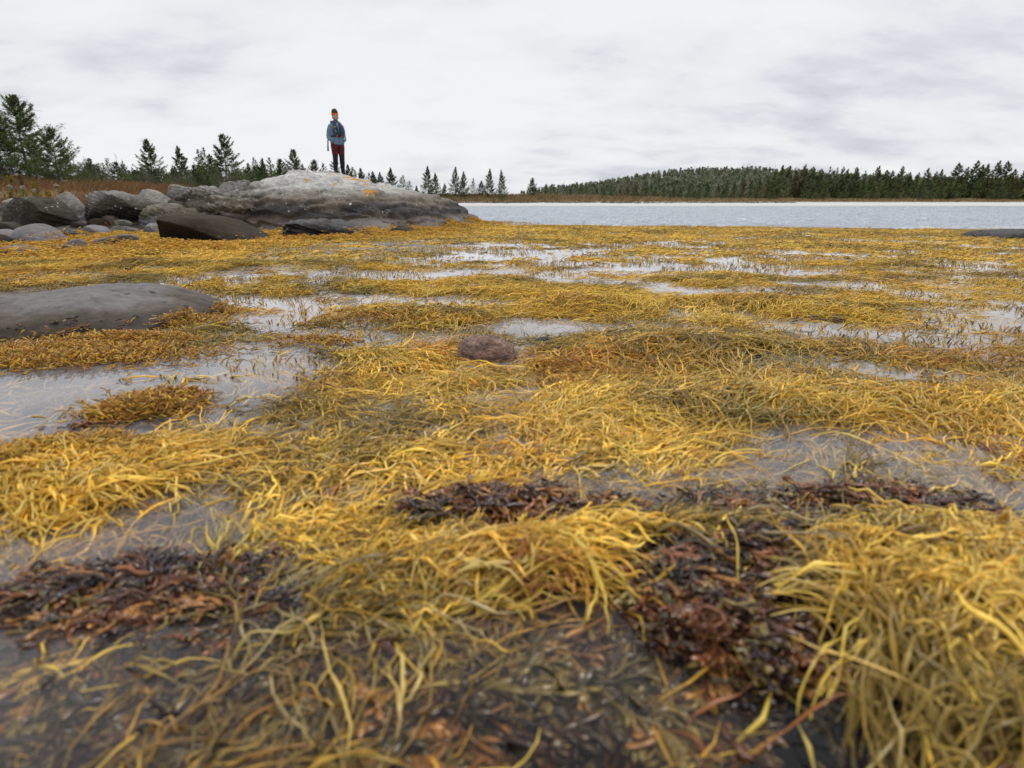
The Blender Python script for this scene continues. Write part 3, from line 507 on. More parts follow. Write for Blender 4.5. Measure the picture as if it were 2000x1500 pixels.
# flat stones half buried in weed
fl = [
 ([(8, 496), (16, 487), (30, 484), (46, 486), (66, 497)], 498, .55, m_grey, 'low pale grey stone poking out of the yellow weed, nearest at far left'),
 ([(101, 494), (108, 486), (116, 482), (124, 485), (129, 494)], 495, .3, m_dark2, 'small black upright stone in the weed beside a leaning grey one'),
 ([(126, 489), (136, 479), (150, 473), (158, 474), (162, 485)], 488, .35, m_grey, 'small grey stone with an orange frond, leaning left in the weed'),
 ([(160, 484), (185, 474), (215, 468), (245, 464), (264, 465), (270, 474)], 480, .5, m_pale, 'long flat whitish slab lying in the weed'),
 ([(188, 488), (196, 484), (210, 484), (220, 489)], 490, .25, m_grey, 'tiny bluish stone in the weed below the whitish slab'),
 ([(236, 490), (242, 483), (252, 481), (264, 489)], 490, .25, m_dark, 'tiny brown stone in the weed right of the bluish one'),
 ([(158, 452), (175, 444), (200, 448), (215, 456)], 456, .5, m_grey, 'grey splintered stone at the top edge of the weed'),
 ([(260, 440), (275, 432), (300, 436), (312, 446)], 447, .5, m_pale, 'pale flat stone left of the brown wedge'),
 ([(282, 452), (292, 440), (306, 444), (312, 456)], 457, .4, m_grey, 'grey chipped stone tucked against the brown wedge')]
for i, (tp, b, d, mt, lb) in enumerate(fl):
    tp = [(q_[0], q_[1] - 5 * (0 < k_ < len(tp) - 1) - 1) for k_, q_ in enumerate(tp)]
    rock('stone', lb, 'stone', mt, [wlobe(tp, b, d, zb=-0.12, p=0.5, amp=0.02, freq=5, nu=90, nv=40, seed=80 + i, facets=2)])
rock('boulder', 'smooth low whale-shaped dark rock cut by the left edge, fringed with weed', 'boulder', m_whale, [
    lobe([(-420, 700), (-380, 640), (-260, 590), (-100, 584), (0, 582), (60, 571), (130, 563), (200, 559), (260, 562), (310, 569), (355, 580), (395, 592), (432, 606)], 3.70, 1.62, -0.3, p=0.62, amp=0.025, freq=1.8, crag=.012, nu=420, nv=180, seed=91, skew=-0.1)])
rock('stone', 'round reddish speckled granite stone wrapped in weed, middle of the picture', 'stone', m_gran, [
    lobe([(878, 722), (888, 692), (900, 668), (922, 653), (955, 650), (988, 662), (1008, 688), (1020, 720)], 2.66, 0.28, -0.2, p=0.5, crag=.006, amp=0.018, freq=7, nu=200, nv=100, seed=93)])
rock('stone', 'small dark wet stone just breaking the water, right of the granite', 'stone', m_dark2, [
    lobe([(1036, 675), (1046, 662), (1062, 656), (1078, 660), (1090, 674)], 2.95, 0.14, -0.2, p=0.55, amp=0.008, freq=12, nu=90, nv=44, seed=94)])
rock('boulder', 'low flat dark rock at the right edge where the weed meets open water', 'boulder', m_dark2, [
    wlobe([(1888, 464), (1905, 455), (1935, 450), (1965, 448), (2020, 448), (2080, 450), (2140, 456), (2180, 468)], 467, 1.5, p=0.55, amp=0.05, freq=1.6, strata=0.04, nu=260, nv=100, seed=95)])
# rubble of the shore
def rubble():
    spots = [(104, 416), (136, 421), (158, 424), (178, 424), (118, 408), (150, 410), (166, 418), (128, 432), (148, 440), (165, 437), (196, 444), (225, 443), (245, 446), (232, 408), (205, 452), (182, 452), (60, 400), (30, 400), (112, 398), (215, 428), (140, 404), (300, 412), (155, 428), (335, 440), (258, 452), (90, 398), (275, 405), (5, 392), (70, 404), (175, 408), (190, 436), (238, 436)]
    r = np.random.default_rng(5); mats = [m_dark, m_pale, m_grey, m_darkw, m_rust]
    marks = [(30, 'the greenish left-edge boulder'), (75, 'the domed grey boulder'), (125, 'the white wedge boulder'), (163, 'the cream barnacled rock'), (225, 'the long lichen-topped slab'), (300, 'the thin leaning slab'), (400, 'the brown wedge')]; seen = {}
    colw = ['dark brown', 'pale', 'bluish grey', 'mottled dark', 'reddish']
    for i, (px, py) in enumerate(spots):
        mk = min(marks, key=lambda q: abs(q[0] - px)); side = 'left of' if px < mk[0] - 6 else ('right of' if px > mk[0] + 6 else 'at the foot of'); lv = 'high' if py < 412 else ('mid-height' if py < 438 else 'low')
        lab_ = '%s %s shore stone %s %s' % (lv, colw[i % 5], side, mk[1]); seen[lab_] = seen.get(lab_, 0) + 1
        if seen[lab_] > 1: lab_ += ', nearer the weed' if py > 420 else ', nearer the grass'
        Y = 13.2 + (455 - py) * 0.055 + r.uniform(-.2, .2); wpx = r.uniform(10, 22); hp = wpx * r.uniform(.3, .5)
        tp = [(px - wpx, py + 3), (px - wpx * .7, py - hp * .7), (px - wpx * .1, py - hp), (px + wpx * .6, py - hp * .7), (px + wpx, py + 3)]
        rock('shore_stone', lab_, 'stone', mats[i % 5], [llobe(tp, Y, wpx * .02, sink=.15, p=.5, amp=.02, freq=5, nu=60, nv=30, seed=120 + i, facets=7)], group='small stones among the shore boulders')
rubble()
# submerged stones in the gap at the bottom
sub = [((950, 1440), .10, (0.10, 0.13, 0.09), 'greenish stone under water at the bottom of the picture'), ((1150, 1440), .09, (0.13, 0.10, 0.08), 'brown stone under water right of the greenish one'),
       ((820, 1400), .09, (0.10, 0.08, 0.045), 'dark tan stone under water left of the greenish one'), ((1060, 1330), .12, (0.10, 0.08, 0.06), 'broad brown stone under water above the greenish one'),
       ((500, 1460), .07, (0.12, 0.14, 0.05), 'olive stone under water near the bottom left'), ((1230, 1350), .10, (0.07, 0.06, 0.05), 'dark stone under water beside the red wrack'), ((680, 1470), .1, (0.09, 0.07, 0.05), 'dim brown stone under water between olive and tan ones')]
for i, ((px, py), r_, c_, lb) in enumerate(sub):
    q = gp(px, py, -0.16); U = np.linspace(0, 2 * math.pi, 40, endpoint=False); W = np.linspace(0.02, math.pi - .02, 24)
    UU, WW = np.meshgrid(U, W, indexing='ij'); D = np.stack([np.cos(UU) * np.sin(WW), np.sin(UU) * np.sin(WW), np.cos(WW)], -1)
    V = D * r_ * np.array([1.2, .9, .6]) * (0.75 + 0.5 * fbm(D * 1.7 + i * 5, 4, i))[..., None]
    me = mesh_np('submerged_stone', V.reshape(-1, 3), [grid_faces(40, 24, wrap_u=True)[:, ::-1]])
    tag(link('submerged_stone', me, simple('submerged_stone_%s' % 'abcdefg'[i], c_, 0.7, 0.3, 0.4, 12), None, q + np.array([0, 0, -0.02])), lb, 'stone')
# ------------------------------------------------------------------ seaweed
for _ in range(2):
    for ax_, sh_ in ((0, 1), (0, -1), (1, 1), (1, -1)):
        q_ = np.roll(RG, sh_, ax_); RG = np.where(RG < -5, q_, RG)     # close pinholes
WLD = lambda px, py: gp(px, py)[:2]
def gauss(x, y, px, py, rx, ry):
    """soft patch standing at the ground point of a photo position; rx across, ry in depth, in metres"""
    c = WLD(px, py); return np.exp(-(((x - c[0]) / rx) ** 2 + ((y - c[1]) / ry) ** 2))
MOUNDS = [(1800, 1230, .36, .18, .075), (1950, 1120, .35, .16, .04), (1900, 1420, .25, .15, .04), (1620, 1420, .14, .1, .03), (880, 1130, .22, .10, .035), (1100, 1120, .16, .07, .035), (1180, 1060, .14, .05, .03), (280, 805, .14, .08, .02), (130, 910, .24, .09, .025), (30, 950, .3, .12, .04), (150, 720, .75, .06, .005), (330, 640, .35, .10, .012), (450, 610, .3, .1, .012),
          (1120, 605, .4, .2, .05), (800, 625, .45, .25, .05), (1270, 700, .3, .16, .05), (960, 755, .26, .05, .012), (1050, 715, .10, .08, .03), (860, 705, .10, .08, .02), (330, 492, .7, .5, .08), (260, 520, 1.2, .8, .02), (100, 500, 1.4, .8, .03), (500, 480, 1.3, .6, .02), (720, 466, 1.0, .3, .03), (1100, 590, .5, .4, .03), (1450, 690, .5, .2, .04), (1480, 600, .6, .3, .05), (1400, 1080, .5, .16, .035),
          (1440, 800, .5, .2, .03), (1700, 780, .5, .2, .03), (1650, 480, 1.2, .6, .04), (620, 560, .8, .4, .02), (100, 560, 2, 1, .02), (350, 740, .3, .1, .03)]
def mound(x, y):
    P = np.stack([x, y], -1)
    m = np.maximum(fbm(P / 0.9, 3, 31) - 0.53, 0) * 0.09 * sstep(1.0, 4.0, y) + np.maximum(fbm(P / 0.25, 2, 33) - 0.5, 0) * 0.04 * sstep(7, 3, y)
    for a, b, rx, ry, h in MOUNDS: m = m + h * gauss(x, y, a, b, rx, ry)
    return m
GAPS = [(150, 775, .55, .32, 1.5), (-50, 800, .5, .3, 1.5), (420, 705, .55, .16, 1.1), (180, 730, .3, .08, 0.5), (1350, 524, .75, .25, 1.1), (1050, 497, .5, .3, .7), (1330, 612, .6, .12, .7), (1060, 638, .25, .22, 1.3), (860, 590, .5, .2, .8), (1450, 697, .5, .10, 1.0), (1760, 720, .5, .10, .6),
        (640, 625, .6, .16, 1.0), (700, 668, .25, .12, 1.0), (560, 530, 1.4, .35, .35), (860, 535, .7, .2, .5), (560, 600, .9, .2, .3), (300, 545, 1.0, .3, .2), (1150, 560, .6, .15, .25), (1650, 560, .7, .2, .25), (1830, 1400, .07, .035, 1.0), (1700, 1330, .06, .03, .8), (1950, 1330, .05, .03, .8), (300, 1055, .13, .04, .8), (730, 965, .10, .04, 1.2), (1100, 1390, .22, .11, 1.7), (650, 1390, .25, .08, .7), (980, 1240, .12, .04, .8), (150, 1300, .2, .08, .4), (1760, 1010, .3, .04, .5), (480, 580, .5, .12, .6), (700, 480, 1.5, .6, .2), (1270, 1270, .12, .06, .9), (950, 480, .7, .3, .4), (560, 640, .4, .15, .4), (1800, 640, .6, .15, .4), (300, 1170, .22, .08, .9), (1400, 1130, .17, .10, 1.1), (930, 1000, .14, .035, .85), (1600, 1000, .26, .045, .95), (1100, 1000, .1, .025, .6), (950, 722, .12, .05, 1.1)]
def wedge_edge(x):
    return np.interp(x, [-6, -1.2, 0, 3, 6.8, 11.8, 20], [21, 20.0, 17.3, 16.3, 16.2, 14.3, 13])
def density(x, y):
    P = np.stack([x, y], -1)
    d = 0.50 + 1.1 * (fbm(P / np.array([1.3, 0.9]), 3, 41) - 0.5) + 1.9 * (fbm(P / 0.42, 2, 43) - 0.5) + 1.9 * (fbm(P / 0.13, 2, 44) - 0.5)
    d = d + 0.25 * sstep(9, 13, y) + 0.35 * sstep(-2, -6, x) * sstep(6, 9, y)
    for a, b, rx, ry, v in GAPS: d = d - v * 1.15 * gauss(x, y, a, b, rx * 1.2, ry * 1.25)
    for a, b, rx, ry, h in MOUNDS: d = d + min(8 * h, .38) * gauss(x, y, a, b, rx, ry)
    e = wedge_edge(x) + (fbm(P / 1.5, 3, 45) - .5) * 2.2
    d = d + .10 * sstep(3.2, 1.6, y) + 2.4 * (fbm(P / .15, 2, 48) - .5) * sstep(1.9, 1.1, y)
    d = np.maximum(d, .16 + .5 * (fbm(P / .22, 2, 47) - .5)) if True else d
    for a, b, rx, ry, v in GAPS:
        if v >= 1.3: d = d - v * .5 * gauss(x, y, a, b, rx, ry)
    d = d * sstep(0, -0.5, y - e)
    s = inland(x, y); d = np.where(s > 0.25, 0, d)
    return np.clip(d, 0, 1)
PAL = np.array([(0.80, 0.53, 0.07), (0.86, 0.63, 0.10), (0.70, 0.42, 0.04), (0.76, 0.56, 0.16), (0.42, 0.24, 0.03), (0.22, 0.15, 0.035), (0.34, 0.12, 0.025)])
def pick(n, wts, r):
    wts = np.array(wts, float); return PAL[r.choice(len(PAL), n, p=wts / wts.sum())]
def tubes(Cl, Wd, cols, S=5, flat=0.6, roll=None, tip=0.25):
    """Cl (n,K,3) centre lines, Wd (n,K) widths, cols (n,3) or (n,K,3)"""
    n, K, _ = Cl.shape
    T = np.gradient(Cl, axis=1); T /= np.linalg.norm(T, axis=-1, keepdims=True) + 1e-9
    up = np.array([0.02, 0.03, 1.0]); sd = np.cross(T, up); sd /= np.linalg.norm(sd, axis=-1, keepdims=True) + 1e-9
    nn = np.cross(sd, T)
    if roll is not None:
        c, s = np.cos(roll)[:, None, None], np.sin(roll)[:, None, None]; sd, nn = sd * c + nn * s, nn * c - sd * s
    a = np.arange(S) / S * 2 * math.pi
    V = Cl[:, :, None] + (Wd[..., None] / 2)[..., None] * (np.cos(a)[None, None, :, None] * sd[:, :, None] + flat * np.sin(a)[None, None, :, None] * nn[:, :, None])
    F = []
    base = (np.arange(n) * K * S)[:, None, None]; k = np.arange(K - 1)[None, :, None] * S; j = np.arange(S)[None, None]; j2 = (j + 1) % S
    F = np.stack([base + k + j, base + k + j2, base + k + S + j2, base + k + S + j], -1).reshape(-1, 4)
    if cols.ndim == 2: cols = np.repeat(cols[:, None], K, 1)
    cc = np.repeat(cols[:, :, None], S, 2).reshape(-1, 3)
    return V.reshape(-1, 3), F, cc
def cat3(parts):
    Vs, Fs, Cs, o = [], [], [], 0
    for V, F, c in parts: Vs.append(V); Fs.append(F + o); Cs.append(c); o += len(V)
    return np.vstack(Vs), [np.vstack(Fs)], np.vstack(Cs)
def flow(x, y):
    P = np.stack([x, y], -1)
    h = (fbm(P / 1.3, 2, 51) - .5) * 4.2 + (fbm(P / .35, 2, 52) - .5) * 1.6 * sstep(2.0, 1.0, y)
    h = h * (0.5 + 0.5 * sstep(2.6, 1.0, y)) + 0.05
    return h
def lines(P0, head, L, K, r, curl=0.6, wob=0.25, zr=-0.05, zt=0.01, amp=0.008, upt=0.0, seek=0.5, zlift=1.0):
    n = len(P0); t = np.linspace(0, 1, K)[None]
    ph = r.uniform(0, 6.28, (n, 4)); cu = r.normal(0, curl, n)[:, None]; fq = r.uniform(.6, 1.8, n)[:, None]
    ang = head[:, None] + cu * t + wob * np.sin(6.28 * fq * t + ph[:, :1]) - wob * np.sin(ph[:, :1]) + wob * .45 * np.sin(6.28 * 3.3 * fq * t + ph[:, 2:3])
    st = (L / (K - 1))[:, None]
    dx = np.cos(ang) * st; dy = np.sin(ang) * st
    x = P0[:, :1] + np.concatenate([np.zeros((n, 1)), np.cumsum(dx[:, 1:], 1)], 1); y = P0[:, 1:2] + np.concatenate([np.zeros((n, 1)), np.cumsum(dy[:, 1:], 1)], 1)
    m = mound(x, y)
    z = m * zlift + zr + (zt - zr)[:, None] * np.minimum(1, t * 2.2) ** .8 + amp * np.sin(6.28 * fq * 1.3 * t + ph[:, 1:2]) if np.ndim(zt) else m * zlift + zr + (zt - zr) * np.minimum(1, t * 2.2) + amp * np.sin(6.28 * fq * 1.3 * t + ph[:, 1:2])
    z = z + np.asarray(upt).reshape(-1, 1) * t ** 3
    return np.stack([x, y, z], -1), ang
def wrack_zone(seed, y0, y1, ntuft, per, Lr, Wr, K, S, spread, kind, far=False, sunk=0.0):
    r = np.random.default_rng(seed)
    M = int(ntuft * 5)
    ty = np.sqrt(r.uniform(y0 ** 2, y1 ** 2, M)) if True else None
    tx = r.uniform(-1, 1, M) * (0.92 * ty + 0.9)
    d = density(tx, ty) if not sunk else sstep(.42, .62, fbm(np.stack([tx, ty], -1) / .3, 3, 99)); keep = r.uniform(0, 1, M) < d
    tx, ty, d = tx[keep][:ntuft], ty[keep][:ntuft], d[keep][:ntuft]
    n = len(tx)
    tc = pick(n, [6, 4, 4, 3, 1.0, .55, .12] if not far else [7, 3, 4, 1, .8, .5, .5], r)
    tone = fbm(np.stack([tx, ty], -1) / 0.8, 3, 77)
    tc = tc * (1.04 + 0.36 * tone[:, None])
    olive = sstep(.56, .66, fbm(np.stack([tx / .6, ty / .28], -1), 3, 79))[:, None]
    tc = tc * (1 - olive) + tc * np.array([.42, .44, .7]) * olive
    rusty = .6 * sstep(.70, .76, fbm(np.stack([tx / .5, ty / .3], -1), 3, 83))[:, None]; tc = tc * (1 - rusty) + tc * np.array([.75, .42, .5]) * rusty
    th = flow(tx, ty) + r.normal(0, .5, n)
    I = np.repeat(np.arange(n), per); m = len(I)
    P0 = np.stack([tx[I] + r.normal(0, spread, m), ty[I] + r.normal(0, spread, m)], -1)
    head = th[I] + r.normal(0, .26, m) * np.where(r.uniform(0, 1, m) < .2, 3, 1)
    L = r.uniform(*Lr, m) * np.where(r.uniform(0, 1, m) < .3, .6, 1)
    zt = r.normal(0.0, 0.011, m) - 0.0115 + .8 * np.minimum(mound(P0[:, 0], P0[:, 1]), .02) if not far else r.normal(-.001, .006, m)
    zt = zt - (.017 if not far else .0) * (sstep(.44, .62, fbm(np.stack([tx, ty], -1) / .24, 2, 63)) * sstep(6, 3.5, ty))[I]
    if sunk: zt = -r.uniform(.02, sunk, m)
    up = np.where(r.uniform(0, 1, m) < (.12 if not far else .10), r.uniform(.01, .04, m), 0) * (0 if sunk else 1)
    if not far: up *= .7
    Cl, ang = lines(P0, head, L, K, r, zt=zt, upt=up, curl=.7, wob=.22, amp=.002 if far else .007, zr=-.12 if sunk else -.05)
    # keep to the weed: fronds do not cross the open pools or the rocks
    dm = np.ones(m) if sunk else density(Cl[:, K // 2, 0], Cl[:, K // 2, 1]) * .5 + density(Cl[:, -1, 0], Cl[:, -1, 1]) * .5
    ok = (r.uniform(0, 1, m) < dm * (1.5 if not far else 1.15) + .02) & (rock_h(Cl[:, K // 2, 0], Cl[:, K // 2, 1]) < .035) & (rock_h(Cl[..., 0], Cl[..., 1]) > .02).any(1) * 1 + (rock_h(Cl[..., 0], Cl[..., 1]) <= .02).all(1) * (r.uniform(0, 1, m) < dm * (1.5 if not far else 1.15) + .02)
    ok = ok > 0; Cl, ang, I, L = Cl[ok], ang[ok], I[ok], L[ok]; m = len(I)
    t = np.linspace(0, 1, K)[None]
    W = (r.uniform(*Wr, m) * (.62 + .38 * sstep(.5, 1.2, Cl[:, 0, 1])))[:, None] * (0.55 + 0.6 * np.sin(np.clip(t * 1.1, 0, 1) * math.pi) ** .6)
    W[:, -1] *= .45
    if K >= 9:      # air bladders along the frond
        fb = r.uniform(2.0, 3.6, m)[:, None]; pb = r.uniform(0, 1, m)[:, None]
        q = (t * fb + pb) % 1.0; W = W * (1 + 1.25 * np.exp(-((q - .5) / .09) ** 2))
    col = tc[I] * r.uniform(.60, 1.25, m)[:, None]
    colk = col[:, None] * (0.85 + 0.27 * t[..., None])
    W = W * (1 + .22 * np.sin(t * r.uniform(8, 22, (m, 1)) + r.uniform(0, 6, (m, 1)))) if K > 6 else W
    out = [tubes(Cl, W, colk, S, .42 if not far else .8, r.uniform(-.7, .7, m))]
    if kind == 'near':   # side branches, forking off the main fronds
        for gen in range(2):
            q = r.integers(0, m, int(m * .9)); k = r.integers(2, K - 2, len(q))
            P1 = Cl[q, k]; h1 = ang[q, k] + r.choice([-1, 1], len(q)) * r.uniform(.25, .7, len(q))
            L1 = L[q] * r.uniform(.22, .5, len(q)); K1 = 8
            C1, _ = lines(P1[:, :2], h1, L1, K1, r, zt=0.0, zr=0.0, curl=.6, wob=.25)
            C1[..., 2] = P1[:, None, 2] + (C1[..., 2] - C1[:, :1, 2]) + np.linspace(0, 1, K1)[None] * r.normal(0.002, .012, len(q))[:, None]
            W1 = W[q, k][:, None] * .8 * (1.0 - .25 * np.linspace(0, 1, K1)[None]); W1 = np.minimum(W1, Wr[1]); W1[:, -1] *= .5
            W1[:, K1 // 2] *= r.choice([1, 1.5], len(q))
            out.append(tubes(C1, W1, np.repeat(col[q][:, None], K1, 1) * r.uniform(.85, 1.2, len(q))[:, None, None], S, .42, r.uniform(-.9, .9, len(q))))
    return cat3(out)
m_weed = tintmat('knotted_wrack_frond', rough=0.22, spec=0.6, trans=0.25, nscale=45, nvar=0.15)
m_weedfar = tintmat('floating_wrack', rough=0.5, spec=0.35, trans=0.25, nscale=18, nvar=0.12)
def stuff(name, lab, cat, data, mat, smooth=True):
    V, F, c = data
    o = link(name, mesh_np(name, V, F, c, smooth), mat); return tag(o, lab, cat, None, 'stuff')
stuff('knotted_wrack', 'long golden strands of knotted wrack streaming through the shallow water nearest the viewer', 'seaweed',
      wrack_zone(101, .25, 1.55, 760, 26, (.14, .36), (.0032, .0076), 12, 5, .03, 'near'), m_weed)
stuff('knotted_wrack', 'fine combed wrack strands streaming across the water in front of the granite stone', 'seaweed',
      wrack_zone(110, 1.35, 3.0, 720, 30, (.20, .48), (.0028, .0055), 13, 4, .04, 'near'), m_weed)
stuff('knotted_wrack', 'golden and olive wrack strands floating around the granite stone in the middle distance', 'seaweed',
      wrack_zone(102, 2.6, 7.0, 7500, 20, (.10, .30), (.0038, .0072), 8, 3, .07, 'mid'), m_weedfar)
stuff('knotted_wrack', 'far yellow mat of floating wrack reaching to the open water and the boulders', 'seaweed',
      wrack_zone(103, 6.6, 21.0, 20000, 15, (.08, .24), (.007, .014), 5, 3, .16, 'far', True), m_weedfar)
stuff('sunken_wrack', 'dim yellow-brown wrack swaying under the water in the dark gaps', 'seaweed', wrack_zone(109, .2, 4.5, 1700, 16, (.12, .34), (.005, .010), 9, 4, .05, 'mid', sunk=.06), m_weed)
def tips(seed, y0, y1, n, hr, wr):
    """upright frond tips breaking the surface in the watery gaps"""
    r = np.random.default_rng(seed); y = np.sqrt(r.uniform(y0 ** 2, y1 ** 2, n * 2)); x = r.uniform(-1, 1, n * 2) * (0.92 * y + .9)
    P = np.stack([x, y], -1)
    s = inland(x, y) + (rock_h(x, y) > .0) * 9; k = (fbm(P / .6, 3, 61) > .46) & (density(x, y) > .0) & (s < 0); x, y = x[k][:n], y[k][:n]; n = len(x)
    h = r.uniform(*hr, n); a = r.uniform(0, 6.28, n); ln = r.uniform(0.2, 1.6, n)
    t = np.linspace(0, 1, 4)[None]
    Cl = np.stack([x[:, None] + np.cos(a)[:, None] * ln[:, None] * h[:, None] * t ** 1.4, y[:, None] + np.sin(a)[:, None] * ln[:, None] * h[:, None] * t ** 1.4, -0.01 + (h[:, None] + .01) * t], -1)
    W = r.uniform(*wr, n)[:, None] * np.array([[1, 1, .9, .4]])
    c = pick(n, [5, 3, 5, 2, 3, 2, 1], r) * r.uniform(.7, 1.1, n)[:, None]
    return tubes(Cl, W, c, 3, .8)
V, F, c = tips(104, 2.2, 17, 60000, (.008, .035), (.005, .011))
stuff('wrack_tips', 'thin upright frond tips breaking the still surface between the mats', 'seaweed', (V, [F], c), m_weedfar)
# short bushy wrack heaped on and around the rocks
def bushy(seed, spots, Lr, Wr, cols, K=6, S=4, up=.6, hmax_=.12):
    r = np.random.default_rng(seed); out = []
    for (px, py, rx, ry, n, hz) in spots:
        c = WLD(px, py)
        x = c[0] + r.normal(0, rx, n); y = c[1] + r.normal(0, ry, n)
        k_ = rock_h(x, y) < hmax_; x, y = x[k_], y[k_]; n = len(x)
        a = r.uniform(0, 6.28, n); L = r.uniform(*Lr, n); t = np.linspace(0, 1, K)[None]
        el = r.uniform(-.2, up, n)[:, None]; cu = r.normal(0, 1.8, n)[:, None]
        aa = a[:, None] + cu * t
        st = (L / (K - 1))[:, None]
        g = np.exp(-(((x - c[0]) / (rx * 1.6)) ** 2 + ((y - c[1]) / (ry * 1.6)) ** 2))
        X = x[:, None] + np.cumsum(np.cos(aa) * np.cos(el) * st, 1); Y = y[:, None] + np.cumsum(np.sin(aa) * np.cos(el) * st, 1)
        Z = np.maximum(mound(x, y) * .6, np.minimum(rock_h(x, y), .15))[:, None] + hz * g[:, None] * r.uniform(.1, 1, n)[:, None] + np.cumsum(np.sin(el) * st * (1 - .8 * t), 1)
        cl = np.array(cols)[r.integers(0, len(cols), n)] * r.uniform(.7, 1.2, n)[:, None]
        W = r.uniform(*Wr, n)[:, None] * (np.array([.7, .9, 1.0, 1.1, 1.15, .5])[None] if K == 6 else np.ones((1, K)))
        out.append(tubes(np.stack([X, Y, Z], -1), W, cl, S, .5, r.uniform(-1.5, 1.5, n)))
    return cat3(out)
GOLD = [(0.80, 0.47, 0.045), (0.72, 0.38, 0.035), (0.6, 0.28, 0.025), (0.84, 0.56, 0.08)]
stuff('rockweed_heap', 'heaped orange-gold rockweed along the waterline of the outcrop and boulders', 'seaweed', bushy(105, [
    (830, 452, .55, .35, 2200, .10), (880, 444, .5, .4, 2500, .12), (915, 437, .5, .5, 1800, .12), (785, 458, .5, .3, 900, .05), (945, 436, .8, .4, 700, .06),
    (725, 462, .35, .2, 700, .12), (650, 468, .5, .15, 700, .08), (590, 468, .4, .15, 500, .08), (330, 490, .5, .3, 2200, .12), (430, 480, .7, .2, 1200, .04), (260, 478, .8, .5, 900, .06),
    (90, 500, 1.0, .4, 1200, .10), (150, 470, .6, .4, 700, .08), (200, 462, .8, .5, 900, .05), (60, 480, .6, .2, 500, .06), (420, 455, .8, .4, 700, .05), (500, 462, .5, .4, 500, .05), (545, 458, .3, .3, 400, .05)],
    (.04, .10), (.009, .016), GOLD + [(0.78, 0.5, 0.06)]), m_weedfar)
stuff('rockweed_fringe', 'tangled gold and rusty fringe of rockweed draped against the whale-shaped rock', 'seaweed', bushy(106, [
    (60, 700, .34, .05, 3400, .02), (160, 688, .30, .05, 3400, .025), (-60, 712, .4, .06, 2600, .02), (250, 668, .20, .05, 2600, .03), (320, 632, .18, .07, 2600, .05), (380, 612, .15, .06, 1500, .03), (330, 590, .05, .10, 500, .03), (290, 800, .09, .05, 1500, .02), (340, 780, .06, .03, 600, .02), (230, 815, .05, .03, 500, .015), (130, 905, .11, .045, 2200, .035), (200, 885, .07, .035, 1200, .03), (40, 935, .12, .05, 1400, .025), (620, 672, .12, .05, 500, .02), (800, 632, .25, .08, 1200, .03), (1120, 606, .2, .1, 900, .03)],
    (.025, .065), (.0035, .0065), GOLD + [(0.36, 0.14, 0.03), (0.32, 0.22, 0.04)], hmax_=.045, up=1.15), m_weed)

# bladder wrack: flat forked ribbons
def bladder(seed, spots, scale=1.0):
    r = np.random.default_rng(seed); out = []
    BC = np.array([(0.040, 0.017, 0.012), (0.085, 0.03, 0.013), (0.20, 0.065, 0.018), (0.06, 0.04, 0.016), (0.20, 0.145, 0.035), (0.34, 0.15, 0.03), (0.028, 0.017, 0.020)])
    def grow(B, ang, el, L, W, col, roll, gen):
        n = len(ang); K = 5; t = np.linspace(0, 1, K)[None]; st = (L / (K - 1))[:, None]
        aa = ang[:, None] + r.normal(0, .45, n)[:, None] * t; ee = el[:, None] * (1 - 1.1 * t)
        X = B[:, :1] + np.concatenate([np.zeros((n, 1)), np.cumsum((np.cos(aa) * np.cos(ee) * st)[:, 1:], 1)], 1)
        Y = B[:, 1:2] + np.concatenate([np.zeros((n, 1)), np.cumsum((np.sin(aa) * np.cos(ee) * st)[:, 1:], 1)], 1)
        Z = B[:, 2:] + np.concatenate([np.zeros((n, 1)), np.cumsum((np.sin(ee) * st)[:, 1:], 1)], 1)
        pr = np.array([[.55, .8, 1.0, 1.0, .8]]) if gen < 2 else np.array([[.7, 1.0, 1.25, 1.2, .35]])
        f = (t ** 2)[..., None] * (r.uniform(0, 1, n) < (.0, .08, .28)[gen])[:, None, None] * .6
        cl = col[:, None] * (1 + .25 * t[..., None]); cl = cl * (1 - f) + np.array([.42, .27, .05]) * f
        Pn = np.stack([X, Y, Z], -1); out.append(tubes(Pn, W[:, None] * pr, cl, 6, .26, roll))
        if gen < 2:
            for s in (-1, 1):
                q = np.arange(n)[r.uniform(0, 1, n) < .88]
                grow(Pn[q, -1] - (Pn[q, -1] - Pn[q, -2]) * .3, aa[q, -1] + s * r.uniform(.15, .55, len(q)), el[q] * .6 + r.normal(0, .25, len(q)), L[q] * r.uniform(.6, .95, len(q)), W[q] * r.uniform(.8, 1.05, len(q)), col[q] * r.uniform(.8, 1.25, len(q))[:, None], roll[q] + r.normal(0, .4, len(q)), gen + 1)
    for (px, py, rx, ry, n, hz, hd, wt) in spots:
        c = WLD(px, py); n = int(n * .55); nt_ = max(3, n // 7)
        tx = c[0] + r.normal(0, rx, nt_); ty = c[1] + r.normal(0, ry, nt_); tcol = BC[r.choice(7, nt_, p=np.array(wt) / sum(wt))]
        th = hd + r.normal(0, .5, nt_); I = r.integers(0, nt_, n)
        g = np.exp(-(((tx[I] - c[0]) / (rx * 1.8)) ** 2 + ((ty[I] - c[1]) / (ry * 1.8)) ** 2))
        B = np.stack([tx[I] + r.normal(0, .008, n), ty[I] + r.normal(0, .006, n), -.022 + hz * g * r.uniform(.3, 2.0, n)], -1)
        grow(B, th[I] + r.normal(0, .6, n), r.uniform(-.1, .8, n), r.uniform(.016, .034, n) * scale, r.uniform(.0055, .0105, n) * scale, tcol[I] * r.uniform(.6, 1.5, n)[:, None], r.uniform(-1.0, 1.0, n), 0)
    return cat3(out)
m_blad = tintmat('bladder_wrack_blade', rough=0.22, spec=0.7, trans=0.15, nscale=60, nvar=0.3)
